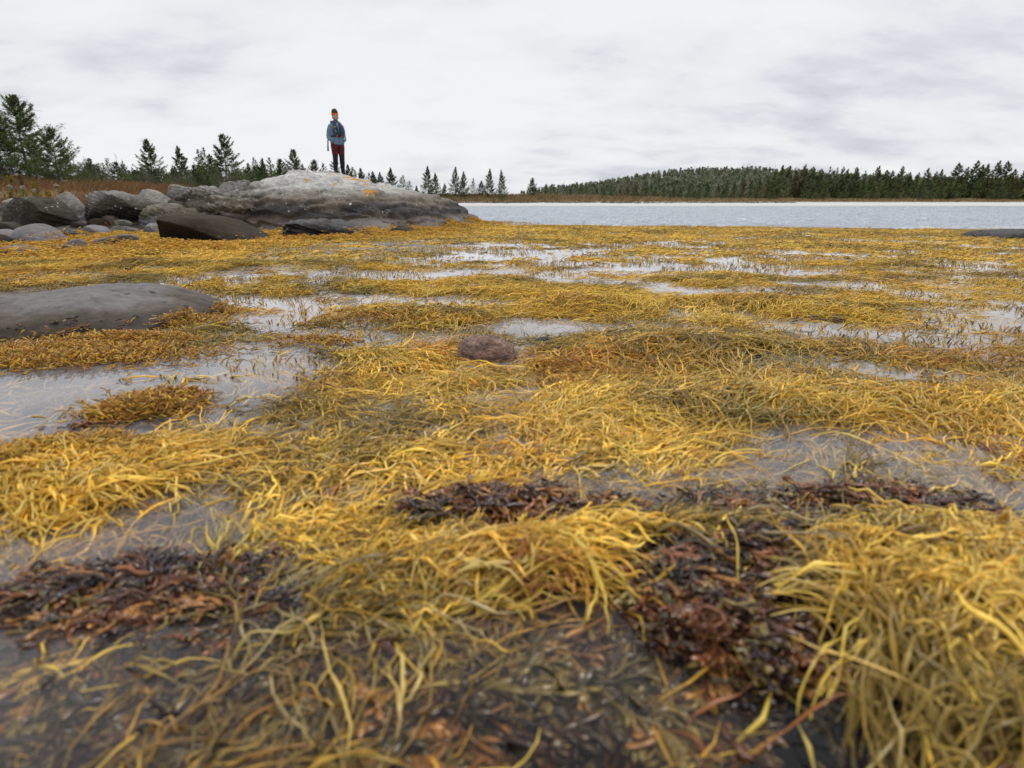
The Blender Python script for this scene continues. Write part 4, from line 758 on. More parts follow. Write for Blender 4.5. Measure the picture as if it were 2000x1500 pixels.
G_ = [1, .5, .6, 3, 6, 1.2, 1]; D_ = [5, 4, 2, 3, 1, 1, 4]; O_ = [3, 4, 4, 2, 2, 3, 2]
V, F, c = bladder(107, [
    (250, 1150, .13, .05, 900, .03, 2.6, D_), (80, 1170, .09, .05, 500, .02, 2.8, O_), (430, 1130, .10, .05, 700, .02, 2.4, D_), (470, 1220, .08, .05, 700, .01, -.6, D_), (330, 1240, .08, .04, 500, 0., 2.0, D_), (560, 1270, .07, .04, 450, 0.0, -1.2, D_), (180, 1210, .09, .04, 500, .02, 2.4, O_),
    (830, 1010, .06, .04, 420, .03, 2.5, O_), (930, 990, .06, .035, 420, .03, 1.5, O_), (1050, 985, .08, .03, 420, .03, 1.2, O_), (1170, 1000, .08, .03, 400, .02, .6, O_), (880, 1060, .06, .03, 260, .02, -1.5, D_),
    (1300, 1060, .10, .05, 700, .03, -.4, D_), (1430, 1010, .10, .05, 700, .03, .4, O_), (1560, 1000, .10, .04, 600, .02, .2, O_), (1700, 980, .10, .04, 600, .02, .1, D_), (1800, 1000, .07, .03, 400, .02, -.1, O_), (1450, 1100, .10, .05, 900, .05, -.5, O_), (1560, 1130, .08, .05, 700, .04, -.3, D_), (1330, 1160, .07, .05, 800, .04, -.9, O_), (1400, 1230, .06, .045, 900, .05, -.9, O_), (1470, 1280, .05, .035, 500, .04, -.9, O_), (1640, 1090, .07, .03, 400, .03, 0, D_), (1240, 1110, .05, .04, 350, .03, -1.2, O_),
    (1650, 975, .16, .03, 900, .03, .1, O_), (1820, 1010, .12, .03, 600, .03, -.1, D_), (1500, 1050, .16, .05, 900, .035, -.3, O_), (1350, 1120, .10, .05, 700, .04, -.6, D_), (1420, 1180, .07, .04, 700, .04, -.8, O_), (1750, 1030, .14, .04, 600, .02, 0, D_), (980, 1010, .12, .03, 500, .03, 1, O_), (350, 1180, .16, .06, 900, .02, 2.2, O_),
    (200, 835, .07, .04, 160, .02, 2.8, O_), (460, 870, .07, .02, 120, .02, .4, O_), (640, 665, .12, .04, 160, .02, 0, O_), (150, 655, .3, .06, 260, .06, 0, O_), (1560, 600, .2, .06, 140, .03, 0, O_), (1590, 630, .2, .05, 120, .03, 0, O_), (1260, 690, .1, .05, 160, .05, 0, O_), (1080, 690, .1, .04, 80, .03, 0, O_), (640, 1300, .09, .05, 300, -.02, -1.2, D_)])[:3]
V2, F2, c2 = bladder(117, [
    (330, 1330, .16, .06, 900, -.015, -2, G_), (560, 1380, .14, .06, 700, -.03, -1.6, G_), (760, 1330, .10, .06, 500, -.03, -1.2, G_), (120, 1290, .12, .05, 500, -.02, 2.6, G_), (950, 1380, .16, .06, 350, -.05, -1, G_), (1200, 1300, .08, .05, 500, -.01, -.8, G_), (1120, 1040, .1, .03, 400, .01, .3, D_)], 1.7)
F2 = [F2[0] + len(V)]; V, F, c = np.vstack([V, V2]), [np.vstack([F[0], F2[0]])], np.vstack([c, c2])
stuff('bladder_wrack', 'dark purple-brown and orange forked bladder wrack in glossy clumps', 'seaweed', (V, F, c), m_blad)
# drift weed on the stony shore
r_ = np.random.default_rng(3)
stuff('drift_weed', 'dark dried weed strewn over the stones of the left shore', 'seaweed', bushy(108, [(250, 448, 1.0, .35, 900, .04), (330, 448, .8, .3, 500, .03), (60, 392, 2.0, .5, 0 + 400, .9)], (.04, .10), (.015, .03), [(0.05, 0.03, 0.02), (0.10, 0.05, 0.025), (0.2, 0.08, 0.03)]), m_weedfar)

# ------------------------------------------------------------------ grasses
def grass(seed, n, region, hr, wr, cols, lean=.3, wind=(.25, 0), K=4):
    r = np.random.default_rng(seed); x, y = region(r, n * 3)
    z = ground_z(x, y); s = inland(x, y)
    k = s > 0; x, y, z, s = x[k][:n], y[k][:n], z[k][:n], s[k][:n]; n = len(x)
    P = np.stack([x, y], -1)
    h = r.uniform(*hr, n) * np.where(y > 50, np.interp(x, [2, 22], [1, .5]), 1) * (.55 + .9 * fbm(P / 1.2, 3, seed)); a = r.uniform(0, 6.28, n); ln = np.abs(r.normal(0, lean, n))
    t = np.linspace(0, 1, K)[None]
    Cl = np.stack([x[:, None] + h[:, None] * (np.cos(a)[:, None] * ln[:, None] * t ** 1.8 + wind[0] * t ** 2), y[:, None] + h[:, None] * (np.sin(a)[:, None] * ln[:, None] * t ** 1.8 + wind[1] * t ** 2), z[:, None] - .03 + h[:, None] * t * (1 - .15 * t)], -1)
    W = r.uniform(*wr, n)[:, None] * np.linspace(1, .25, K)[None]
    cl = np.array(cols)[r.integers(0, len(cols), n)] * (r.uniform(.65, 1.2, n) * (.7 + .6 * fbm(P / .7, 3, seed + 9)))[:, None]
    V, F, c = tubes(Cl, W, cl, 3, .5, r.uniform(0, 3, n)); return V, [F], c
m_grass = tintmat('dry_grass_blade', rough=0.8, spec=0.15, trans=0.3, nscale=10, nvar=0.2)
def reg_left(r, n):
    y = r.uniform(15.2, 27, n); px = r.uniform(-350, 400, n); x = (px - 1000) / FPX * y * .95
    P = np.stack([x, y], -1)
    s = inland(x, y)
    lim = np.interp(px, [-350, 130, 160, 330, 400], [15.0, 15.3, 16.0, 16.6, 17.5])
    k = (s > 1.2) & (fbm(P / 1.1, 3, 4) > .36) & (y > lim); return x[k], y[k]
RUST = [(0.42, 0.23, 0.10), (0.36, 0.18, 0.08), (0.48, 0.30, 0.15), (0.30, 0.17, 0.09), (0.52, 0.38, 0.21)]
STRAW = [(0.50, 0.38, 0.20), (0.42, 0.30, 0.16), (0.36, 0.22, 0.11), (0.56, 0.45, 0.26), (0.30, 0.2, 0.1)]
stuff('marsh_grass', 'rust-red marsh grass on the bank behind the left boulders', 'grass', grass(201, 42000, reg_left, (.16, .38), (.006, .012), RUST), m_grass)
def reg_mid(r, n):
    px = r.uniform(130, 900, n); y = r.uniform(18.5, 45, n); return (px - 1000) / FPX * y * .95, y
stuff('heath_grass', 'tan heath grass under the spruces behind the outcrop', 'grass', grass(202, 22000, reg_mid, (.15, .35), (.02, .035), STRAW[:4] + RUST[:2]), m_grass)
def reg_far(r, n):
    x = r.uniform(-12, 95, n); y = 59 + r.uniform(7.2, 20, n) ** 1.0 - np.interp(x, [49, 110], [0, 4]); return x, y
stuff('dune_grass', 'pale dune grass in a long strip above the white beach', 'grass', grass(203, 46000, reg_far, (.3, .62), (.05, .09), STRAW), m_grass)
# goldenrods and asters gone to seed in the rust grass
def plant(label, px, py, Y, hgt, leafc, headc, seed):
    r = np.random.default_rng(seed); q = at(px, py, Y); b = np.array([q[0], Y, float(ground_z(q[0], Y))]); hgt = max(q[2] - b[2], .25)
    o = link('leafy_plant', None, None, None, b); tag(o, label, 'plant')
    ns = 5; a = r.uniform(0, 6.28, ns); t = np.linspace(0, 1, 6)[None]; hh = hgt * r.uniform(.75, 1, ns)
    Cl = np.stack([np.cos(a)[:, None] * .14 * t * hgt * 1.2, np.sin(a)[:, None] * .14 * t * hgt, hh[:, None] * t], -1)
    V, F, c = tubes(Cl, np.full((ns, 6), .008), np.tile([(0.2, 0.14, 0.06)], (ns, 1)), 4, 1)
    link('stem', mesh_np('stem', V, [F], c), m_grass, o)
    nl = 130; k = r.integers(0, ns, nl); tt = r.uniform(.25, 1, nl); P = np.stack([np.interp(tt[i], t[0], Cl[k[i], :, j]) for i in range(nl) for j in range(3)]).reshape(nl, 3)
    an = r.uniform(0, 6.28, nl); s = np.linspace(0, 1, 4)[None]; LL = r.uniform(.05, .10, nl)[:, None]
    C2 = np.stack([P[:, :1] + np.cos(an)[:, None] * s * LL, P[:, 1:2] + np.sin(an)[:, None] * s * LL, P[:, 2:] + s * LL * .5 - s ** 2 * LL * .3], -1)
    V, F, c = tubes(C2, np.array([[.012, .04, .036, .006]]) * np.ones((nl, 1)), np.array(leafc)[r.integers(0, len(leafc), nl)], 4, .15)
    link('leaves', mesh_np('leaves', V, [F], c), m_grass, o)
    if headc:
        nh = 60; k = np.zeros(nh, int); P = Cl[k, -1] + r.normal(0, .014, (nh, 3)); s = np.linspace(0, 1, 3)[None]; d = r.normal(0, .02, (nh, 1, 3))
        V, F, c = tubes(P[:, None] + d * s[..., None], np.full((nh, 3), .014), np.tile([headc], (nh, 1)), 3, 1)
        link('seed_head', mesh_np('seed_head', V, [F], c), m_grass, o)
YEL = [(0.65, 0.50, 0.05), (0.72, 0.58, 0.08), (0.5, 0.42, 0.05), (0.3, 0.32, 0.06)]; WH = (0.62, 0.6, 0.56)
plant('yellow-leaved plant lowest at the far left, above the beige boulder', 12, 368, 15.6, .4, YEL, None, 1)
plant('plant with a white seed tuft above green leaves, left of the bushy yellow one', 38, 362, 15.7, .4, [(0.3, 0.36, 0.08), (0.45, 0.45, 0.08)], WH, 2)
plant('yellow-green bushy plant above the flat pale stone', 56, 365, 15.9, .4, YEL, WH, 3)
plant('small yellow sprig just left of the white wedge boulder', 84, 377, 15.8, .4, YEL, None, 4)
plant('yellow plant in the tallest rust grass, right of the grey seed heads', 66, 350, 17.2, .5, YEL, None, 5)
plant('tall stalk with grey seed heads against the big spruce', 38, 338, 18.0, .5, [(0.4, 0.3, 0.15)], WH, 6)
plant('white-tufted stalk above the white wedge boulder', 117, 361, 16.8, .4, [(0.45, 0.38, 0.1)], WH, 7)
plant('slim yellow plant standing right of the bushy yellow one', 90, 366, 16.4, .4, YEL, None, 8)
plant('yellow sprig highest on the bank at left', 20, 342, 18.2, .5, YEL, None, 9)
plant('seed stalk at the left edge with pale tufts', 14, 357, 16.6, .5, [(0.5, 0.36, 0.12)], WH, 10)

# ------------------------------------------------------------------ trees
m_bark = simple('spruce_bark', (0.11, 0.095, 0.08), 0.9, 0.1, 0.4, 9)
m_grey_bark = simple('weathered_dead_wood', (0.30, 0.285, 0.26), 0.9, 0.1, 0.3, 9)
m_needle = tintmat('spruce_needles', rough=0.65, spec=0.3, trans=0.35, nscale=6, nvar=0.2)
def make_spruce(seed, H=4.0, Rm=1.55, nb=110, leaves=85, sparse=0.0, green=(0.075, 0.11, 0.036), flag=0.0, crown0=0.08, leafw=0.035, leafl=0.11, lichen=0.0, dead=False, irregular=0.25, lean=0.0, power=0.85, rusty=0.0):
    r = np.random.default_rng(seed)
    kt = 9; tt = np.linspace(0, 1, kt)
    bend = np.cumsum(r.normal(0, .02, (kt, 2)), 0) * H * .35
    axis = np.stack([lean * H * tt + bend[:, 0] + flag * .25 * H * tt ** 3, bend[:, 1], tt * H], -1)
    ax = lambda u: np.stack([np.interp(u, tt, axis[:, j]) for j in range(3)], -1)
    wood = [tubes(axis[None], (0.035 * H * (1 - .93 * tt))[None], np.array([[.1, .09, .07]]), 7, 1)]
    u = crown0 + (1 - crown0) * (np.arange(nb) + r.uniform(0, 1, nb)) / nb; u = np.clip(u, 0, .985)
    az = np.arange(nb) * 2.39996 + r.normal(0, .5, nb)
    clump = vnoise(np.stack([np.cos(az) * 1.2 + 5, np.sin(az) * 1.2 + u * 5], -1), seed)
    keep = (r.uniform(0, 1, nb) > sparse) & (clump > sparse * .6); u, az, clump = u[keep], az[keep], clump[keep]; n = len(u)
    Rl = Rm * ((1 - u) ** power * .985 + .015) * (1 - irregular + 2 * irregular * r.uniform(0, 1, n)) * (0.75 + .5 * clump)
    low = sstep(0.0, .25, u); Rl *= .75 + .25 * low
    Rl = Rl * (1 + flag * 1.0 * np.cos(az))
    base = ax(u); K = 6; s = np.linspace(0, 1, K)[None]
    rise = np.interp(u, [0, .4, .8, 1], [-.12, .05, .45, 1.0]) + r.normal(0, .12, n)
    d = np.stack([np.cos(az), np.sin(az)], -1)
    Br = np.stack([base[:, :1] + d[:, :1] * Rl[:, None] * s + flag * .3 * Rl[:, None] * s ** 2, base[:, 1:2] + d[:, 1:] * Rl[:, None] * s, base[:, 2:] + Rl[:, None] * (rise[:, None] * s - .18 * np.sin(s * math.pi) + .16 * s ** 2)], -1)
    wood.append(tubes(Br, (0.011 * H * (1 - u)[:, None] ** .6 * .6 + .006) * (1 - .85 * s), np.tile([(.1, .09, .07)], (n, 1)), 3, 1))
    if dead or lichen:
        q = r.integers(0, n, n * 5); f = r.uniform(.2, 1, len(q)); P = np.stack([Br[q, (f * (K - 1)).astype(int), j] for j in range(3)], -1)
        dd = r.normal(0, 1, (len(q), 3)) * .12 * Rm; dd[:, 2] *= .6
        wood.append(tubes(P[:, None] + dd[:, None] * np.linspace(0, 1, 3)[None, :, None], np.array([[.012, .009, .004]]) * np.ones((len(q), 1)), np.tile([(.1, .09, .07)], (len(q), 1)), 3, 1))
    tv, tf, tcl = cat3(wood)
    trunk = mesh_np('trunk', tv, tf)
    if dead: return trunk, None, H
    m = n * leaves; q = np.repeat(np.arange(n), leaves)
    f = r.uniform(.12, 1.0, m) ** .75; fi = f * (K - 1); i0 = np.minimum(fi.astype(int), K - 2); fr = (fi - i0)[:, None]
    P = Br[q, i0] * (1 - fr) + Br[q, i0 + 1] * fr
    side = r.choice([-1, 1], m); lat = np.abs(r.normal(0, .17, m)) * (Rl[q] * (1.15 - f * .9) + .02)
    # twigs sweep forward and out from each branch
    dirb = d[q]; per = np.stack([-dirb[:, 1], dirb[:, 0]], -1) * side[:, None]
    P[:, :2] += per * lat[:, None] + dirb * lat[:, None] * .6
    P[:, 2] += r.normal(0, .016, m) * Rm - lat * .18 + .02
    hd = dirb * .8 + per * r.uniform(.1, 1.1, m)[:, None]; D = np.concatenate([hd, r.normal(.18, .4, (m, 1))], 1); D /= np.linalg.norm(D, axis=1, keepdims=True)
    Lf = leafl * (r.uniform(.6, 1.4, m) * (1 - .55 * sstep(.7, 1, u[q])))[:, None]; nrm = r.normal(0, 1, (m, 3)); nrm[:, 2] += .6
    sd = np.cross(D, nrm); sd /= np.linalg.norm(sd, axis=1, keepdims=True) + 1e-9
    Wf = leafw * r.uniform(.6, 1.3, m)[:, None]
    V = np.stack([P - D * Lf * .4 - sd * Wf * .15, P + sd * Wf * .5, P + D * Lf * .6, P - sd * Wf * .5], 1).reshape(-1, 3)
    F = np.arange(m * 4).reshape(-1, 4)
    g = np.array(green) * 1.6; yel = np.array([0.11, 0.13, 0.035]); lic = np.array([0.27, 0.28, 0.20]); rst = np.array([.22, .09, .03])
    bc = g[None] * (.65 + .8 * r.uniform(0, 1, n))[:, None] * (0.7 + .6 * clump)[:, None]; k = (r.uniform(0, 1, n) < .22)[:, None]; bc = np.where(k, bc * .5 + yel * .5, bc)
    c = bc[q] * r.uniform(.7, 1.35, m)[:, None]
    inner = (f < .45) & (r.uniform(0, 1, m) < .35 + lichen); c = np.where(inner[:, None], np.array([.13, .12, .085]) * r.uniform(.6, 1.2, m)[:, None], c)
    if lichen: k = r.uniform(0, 1, m) < lichen; c = np.where(k[:, None], lic * r.uniform(.5, 1.1, m)[:, None], c)
    if rusty: k = r.uniform(0, 1, m) < rusty; c = np.where(k[:, None], rst * r.uniform(.5, 1.1, m)[:, None], c)
    crown = mesh_np('crown', V, [F], np.repeat(c, 4, 0), False)
    return trunk, crown, H
PROT = {}
def proto(kind):
    if kind not in PROT:
        P_ = dict(
            big=dict(seed=1, H=4, Rm=2.09, nb=130, leaves=130, sparse=.12, irregular=.5, power=0.92, lichen=.06, green=(.08, .115, .034), leafw=.04),
            bigb=dict(seed=12, H=4, Rm=2.2, nb=100, leaves=200, sparse=.25, irregular=.5, power=0.77, lichen=.12, lean=.05, crown0=.2, green=(.08, .11, .036), leafw=.045),
            open_a=dict(seed=2, H=4, Rm=1.8, nb=120, leaves=130, sparse=.12, irregular=.38, power=0.97, lichen=.10, leafw=.045),
            open_b=dict(seed=3, H=4, Rm=1.7, nb=110, leaves=130, sparse=.12, irregular=.38, lichen=.08, leafw=.045),
            cone_a=dict(seed=4, H=4, Rm=1.78, nb=110, leaves=85, irregular=.22, power=1.12, leafw=.05, leafl=.13, green=(.06, .095, .034)),
            cone_b=dict(seed=5, H=4, Rm=1.47, nb=110, leaves=80, irregular=.25, power=1.02, leafw=.05, leafl=.13, green=(.065, .10, .034)),
            slim=dict(seed=6, H=4, Rm=0.96, nb=90, leaves=42, irregular=.4, power=0.92, sparse=.12, leafw=.05),
            lich_a=dict(seed=7, H=4, Rm=1.40, nb=90, leaves=45, sparse=.2, irregular=.5, lichen=.5, leafw=.05, green=(.11, .13, .07)),
            lich_b=dict(seed=8, H=4, Rm=1.71, nb=80, leaves=45, sparse=.2, irregular=.5, lichen=.7, leafw=.05, power=0.72, green=(.13, .14, .09)),
            dead=dict(seed=9, H=4, Rm=0.93, nb=50, sparse=.3, irregular=.6, dead=True, crown0=.3, lean=-.08),
            dead_b=dict(seed=19, H=4, Rm=0.54, nb=40, sparse=.3, irregular=.6, dead=True, crown0=.4, lean=-.22),
            shrub=dict(seed=10, H=4, Rm=3.72, nb=70, leaves=70, irregular=.4, power=0.57, leafw=.07, leafl=.16, lichen=.1),
            wood_a=dict(seed=21, H=4, Rm=1.55, nb=75, leaves=34, irregular=.3, power=1.12, flag=.14, leafw=.10, leafl=.22, green=(.09, .12, .042), crown0=.02),
            wood_b=dict(seed=22, H=4, Rm=1.32, nb=75, leaves=34, irregular=.35, power=1.07, flag=.22, leafw=.10, leafl=.22, green=(.095, .125, .042), crown0=.02, sparse=.05),
            wood_c=dict(seed=23, H=4, Rm=1.71, nb=70, leaves=34, irregular=.35, power=0.97, flag=.10, leafw=.10, leafl=.22, green=(.075, .105, .038), crown0=.02, lichen=.06),
            wood_d=dict(seed=24, H=4, Rm=1.08, nb=60, leaves=30, irregular=.45, power=1.07, flag=.35, leafw=.09, leafl=.2, green=(.11, .13, .06), sparse=.2, lichen=.12),
            wood_e=dict(seed=25, H=4, Rm=1.47, nb=70, leaves=34, irregular=.4, power=1.02, flag=.18, leafw=.10, leafl=.22, green=(.10, .11, .042), crown0=.02, rusty=.12),
        )[kind]
        PROT[kind] = make_spruce(**P_)
    return PROT[kind]
def tree(kind, label, base_px, top_py, Y, wf=1.0, group=None, rot=None, name=None, z0=None):
    trunk, crown, H = proto(kind); q = at(base_px, top_py, Y); x = q[0]; zg = float(ground_z(x, Y)) if z0 is None else z0
    h = max(q[2] - zg, .8); s = h / H
    o = bpy.data.objects.new(name or ('dead_tree' if crown is None else 'spruce_tree'), None); C.collection.objects.link(o)
    o.location = (x, Y, zg - .04); r = np.random.default_rng(int(abs(base_px * 7 + top_py) + 1)); o.rotation_euler = (0, 0, rot if rot is not None else r.uniform(0, 6.28)); o.scale = (s * wf, s * wf, s)
    tag(o, label, 'tree', group)
    t = bpy.data.objects.new('trunk', trunk); C.collection.objects.link(t); t.parent = o
    if not trunk.materials: trunk.materials.append(m_grey_bark if crown is None else m_bark)
    if crown is not None:
        c = bpy.data.objects.new('crown', crown); C.collection.objects.link(c); c.parent = o
        if not crown.materials: crown.materials.append(m_needle)
    return o
# named trees along the left half
T = [('big', 'largest dark spruce with a double tip, at the left edge', 22, 186, 22, 1.15), ('big', 'tall ragged spruce cut by the left edge', -22, 215, 21, 1.2), ('bigb', 'broad open-limbed spruce right of the largest one', 90, 250, 21, 1.0), ('open_a', 'shorter spruce filling below the largest one at left', 52, 262, 23, 1.1),
     ('open_b', 'spreading low spruce right of the open-limbed one', 122, 300, 23, 1.3), ('shrub', 'low flat green spruce in front of the grey thicket', 160, 332, 22, .8),
     ('open_a', 'open irregular spruce above the long slab boulder', 286, 272, 34, 1.05), ('cone_b', 'pointed spruce between the irregular one and the tall one', 347, 284, 34, 1.1), ('slim', 'thin spruce tip left of the tall one, first of a pair', 383, 290, 37, 1.2), ('slim', 'thin spruce tip left of the tall one, second of a pair', 397, 286, 37, 1.2), ('open_b', 'tallest spruce of the middle group, above the shaggy ledge', 432, 262, 33, 1.1),
     ('cone_b', 'dense low spruce left of the tallest middle one', 410, 300, 34, 1.3), ('slim', 'small spruce just right of the tallest middle one', 458, 306, 36, 1.4), ('cone_b', 'narrow spruce above the square boulder', 483, 317, 38, 1.0), ('slim', 'slender spire above the gap between the skyline boulders', 496, 306, 40, 1.2), ('cone_a', 'dense cone spruce above the rounder skyline boulder', 508, 308, 39, 1.0), ('slim', 'slim spruce above the left flank of the outcrop', 529, 306, 40, 1.5), ('open_b', 'lumpy spruce left of the tall skyline spire', 548, 310, 41, 1.2), ('open_b', 'tall spire spruce above the left shoulder of the outcrop', 571, 292, 40, 1.1),
     ('slim', 'tiny spruce tip just left of the round-headed spruce', 594, 320, 45, 1.3), ('open_a', 'round-headed spruce left of the person', 611, 312, 45, 1.0), ('slim', 'small spruce between the round-headed one and the person', 629, 318, 45, 1.4), ('slim', 'narrow spruce right behind the standing person', 648, 304, 45, 1.4), ('cone_b', 'small spruce just right of the person', 679, 321, 48, 1.0), ('slim', 'thin spruce second right of the person', 690, 325, 48, 1.3), ('cone_b', 'dark spruce third right of the person', 704, 328, 48, 1.1), ('slim', 'low spruce above the orange lichen streak', 716, 336, 50, 1.5), ('cone_b', 'spruce left of the neat cone on the outcrop skyline', 728, 334, 50, 1.0), ('cone_b', 'small full spruce touching the neat cone', 741, 336, 50, 1.1),
     ('cone_a', 'neat cone-shaped spruce above the right slope of the outcrop', 762, 327, 50, .95), ('slim', 'dark spruce right of the neat cone', 785, 341, 52, 1.5), ('slim', 'low leaning spruce tip over the outcrop slope', 800, 352, 54, 1.4), ('cone_b', 'last tiny spruce before the gap in the trees', 813, 362, 54, 1.2),
     ('cone_a', 'broad cone spruce first right of the gap', 834, 324, 68, .85), ('cone_a', 'spruce leaning on the broad cone, slightly shorter', 850, 337, 69, .9), ('cone_b', 'low spruce between the broad cone and the pair', 868, 358, 70, 1.3), ('cone_a', 'left taller one of the close pair of cone spruces', 888, 325, 70, .75), ('cone_b', 'right shorter one of the close pair of cone spruces', 905, 334, 70, .95), ('slim', 'small round-topped spruce right of the pair', 922, 347, 71, 1.3), ('cone_b', 'low spruce beneath the twin cones above the dune grass', 940, 352, 71, 1.3), ('cone_a', 'left one of the twin cone spruces above the beach start', 956, 329, 70, .8), ('cone_a', 'right one of the twin cone spruces above the beach start', 980, 331, 69, .72),
     ('open_a', 'lone spruce in the gap of the far shore', 1040, 347, 72, 1.15)]
for k, lb, px, py, Y, wf in T: tree(k, lb, px, py, Y, wf, rot=(0.4 if k == 'bigb' else None))
for i, (px, py, Y) in enumerate([(150, 305, 27), (166, 303, 28), (183, 306, 28), (228, 298, 30), (190, 318, 27), (208, 312, 28), (246, 308, 30)]):
    tree('dead' if i % 2 else 'dead_b', ['thin bare grey tree, leftmost of the dead spikes', 'bare spike second from the left in the grey thicket', 'thin bare tree in the middle of the grey thicket', 'bare tree leaning left with a tufted tip', 'short bare snag inside the grey thicket', 'grey snag left of the leaning tufted one', 'bare snag nearest the irregular spruce'][i], px, py, Y, .8, rot=0)
r_ = np.random.default_rng(77)
for i in range(66):
    px = r_.uniform(128, 470); Y = r_.uniform(25, 33); py = 322 + r_.normal(0, 7) + (8 if px > 250 else 0) + (Y < 28) * 8
    tree(['lich_a', 'lich_b', 'slim', 'open_b', 'lich_a'][i % 5], 'grey-green lichen-hung spruce in the thicket behind the left boulders', px, py, Y, r_.uniform(.9, 1.5), 'lichen-hung spruces of the left thicket')
for i in range(64):
    px = r_.uniform(240, 800) if i < 26 else r_.uniform(240, 560); Y = r_.uniform(42, 56); py = np.interp(px, [240, 460, 560, 680, 760, 800], [332, 328, 328, 342, 356, 366]) + r_.normal(0, 4)
    tree(['cone_b', 'open_b', 'slim', 'lich_a'][i % 4], 'low background spruce showing between the taller ones behind the outcrop', px, py, Y, r_.uniform(.9, 1.4), 'low spruces behind the outcrop')
for i, (px, py) in enumerate([(-60, 240), (-110, 230), (20, 300), (70, 315), (-30, 290), (105, 325), (0, 320)]):
    tree(['open_a', 'big', 'lich_b', 'lich_a', 'open_b', 'lich_b', 'shrub'][i], ['tall spruce mostly outside the left edge, second behind the ragged one', 'outermost spruce beyond the left edge', 'low spruce under the double-tipped one at left', 'grey lichened spruce below the open-limbed one', 'low spruce at the very left edge under the ragged one', 'grey lichened spruce at the right foot of the open-limbed one', 'spreading green shrub-like spruce at the left edge behind the red grass'][i], px, py, 24 + i * .5, 1.2, None)
# far wood on the right
tops = [(1100, 372), (1114, 368), (1131, 374), (1146, 371), (1166, 366), (1180, 371), (1195, 369), (1210, 366), (1225, 363), (1240, 360), (1254, 362), (1262, 365), (1280, 364), (1296, 367), (1315, 362), (1330, 365), (1348, 359), (1366, 363), (1384, 357), (1402, 359), (1420, 353), (1436, 357), (1452, 349), (1468, 352), (1483, 346), (1500, 348), (1512, 332), (1526, 322), (1542, 324), (1556, 332), (1570, 321), (1587, 326), (1603, 330), (1617, 324), (1632, 326), (1645, 325), (1655, 330), (1672, 327), (1688, 332), (1702, 336), (1713, 324), (1731, 332), (1745, 333), (1759, 324), (1774, 336), (1792, 336), (1812, 328), (1826, 334), (1840, 330), (1856, 331), (1872, 318), (1886, 326), (1904, 313), (1920, 322), (1930, 320), (1948, 314), (1967, 315), (1985, 330), (2000, 328), (2030, 320), (2060, 316), (2090, 322)]
GW = 'wind-swept spruces of the far right wood'
wk = ['wood_a', 'wood_b', 'wood_c', 'wood_d', 'wood_e']
r_ = np.random.default_rng(78)
for i, (px, py) in enumerate(tops):
    Y = r_.uniform(76, 80) if px > 1180 else r_.uniform(84, 92)
    tree(wk[r_.integers(0, 5)] if px > 1180 else ['slim', 'cone_b', 'open_b'][i % 3], 'dark wind-swept spruce rising from the far wood on the right' if px > 1180 else 'small stunted spruce in the thin fringe before the far wood', px, py, Y, r_.uniform(.85, 1.15), GW if px > 1180 else 'stunted spruces of the thin fringe', rot=r_.normal(0, .5))
for i in range(120):
    px = r_.uniform(1175, 2110); f = r_.uniform(0, 1); Y = 70 + 9 * f
    topl = np.interp(px, [1175, 1250, 1350, 1450, 1520, 1700, 1850, 2000, 2110], [378, 374, 370, 364, 352, 345, 342, 334, 334])
    py = topl + (1 - f) * 14 + r_.normal(0, 3)
    tree(wk[r_.integers(0, 5)], 'dark spruce packed into the front of the far right wood', px, py, Y, r_.uniform(1.0, 1.4), 'packed spruces of the far right wood', rot=r_.normal(0, .6))
# the hill's forest reads as one mass
def hill_forest():
    r = np.random.default_rng(8); n = 5200
    x = r.uniform(-60, 300, n); y = r.uniform(165, 345, n); z = hill_z(x, y)
    k = z > 1.0; x, y, z = x[k], y[k], z[k]; n = len(x)
    h = r.uniform(2.6, 5.0, n); R_ = h * r.uniform(.18, .3, n); m = 26
    q = np.repeat(np.arange(n), m); u = r.uniform(0, 1, n * m) ** .8; a = r.uniform(0, 6.28, n * m); rad = R_[q] * (1 - u) * r.uniform(.5, 1.1, n * m)
    P = np.stack([x[q] + np.cos(a) * rad, y[q] + np.sin(a) * rad, z[q] + h[q] * u], -1)
    D = np.stack([np.cos(a), np.sin(a), r.normal(-.1, .5, n * m)], -1); L_ = h[q, None] * .13; S_ = np.cross(D, r.normal(0, 1, (n * m, 3))); S_ /= np.linalg.norm(S_, axis=1, keepdims=True) + 1e-9
    V = np.stack([P - D * L_ - S_ * L_ * .5, P + S_ * L_ * .6, P + D * L_, P - S_ * L_ * .6], 1)
    g = np.array([(.20, .235, .14), (.17, .205, .115), (.30, .31, .23), (.23, .20, .13), (.38, .38, .31)])[r.choice(5, n, p=[.36, .28, .2, .08, .08])]
    c = np.repeat(g[q] * r.uniform(.7, 1.3, n * m)[:, None], 4, 0)
    # bare grey spikes
    ns = 260; j = r.integers(0, n, ns); hs = r.uniform(4, 6.5, ns); t = np.linspace(0, 1, 3)[None]
    Cl = np.stack([x[j][:, None] + 0 * t, y[j][:, None] + 0 * t, z[j][:, None] + hs[:, None] * t], -1)
    Vt, Ft, ct = tubes(Cl, np.array([[.25, .18, .08]]) * np.ones((ns, 1)), np.tile([(.28, .27, .25)], (ns, 1)), 3, 1)
    F1 = np.arange(n * m * 4).reshape(-1, 4)
    return np.vstack([V.reshape(-1, 3), Vt]), [F1, Ft + n * m * 4], np.vstack([c, ct])
stuff('hill_forest', 'distant spruce forest with grey dead spikes covering the low hill', 'forest', hill_forest(), m_needle, False)
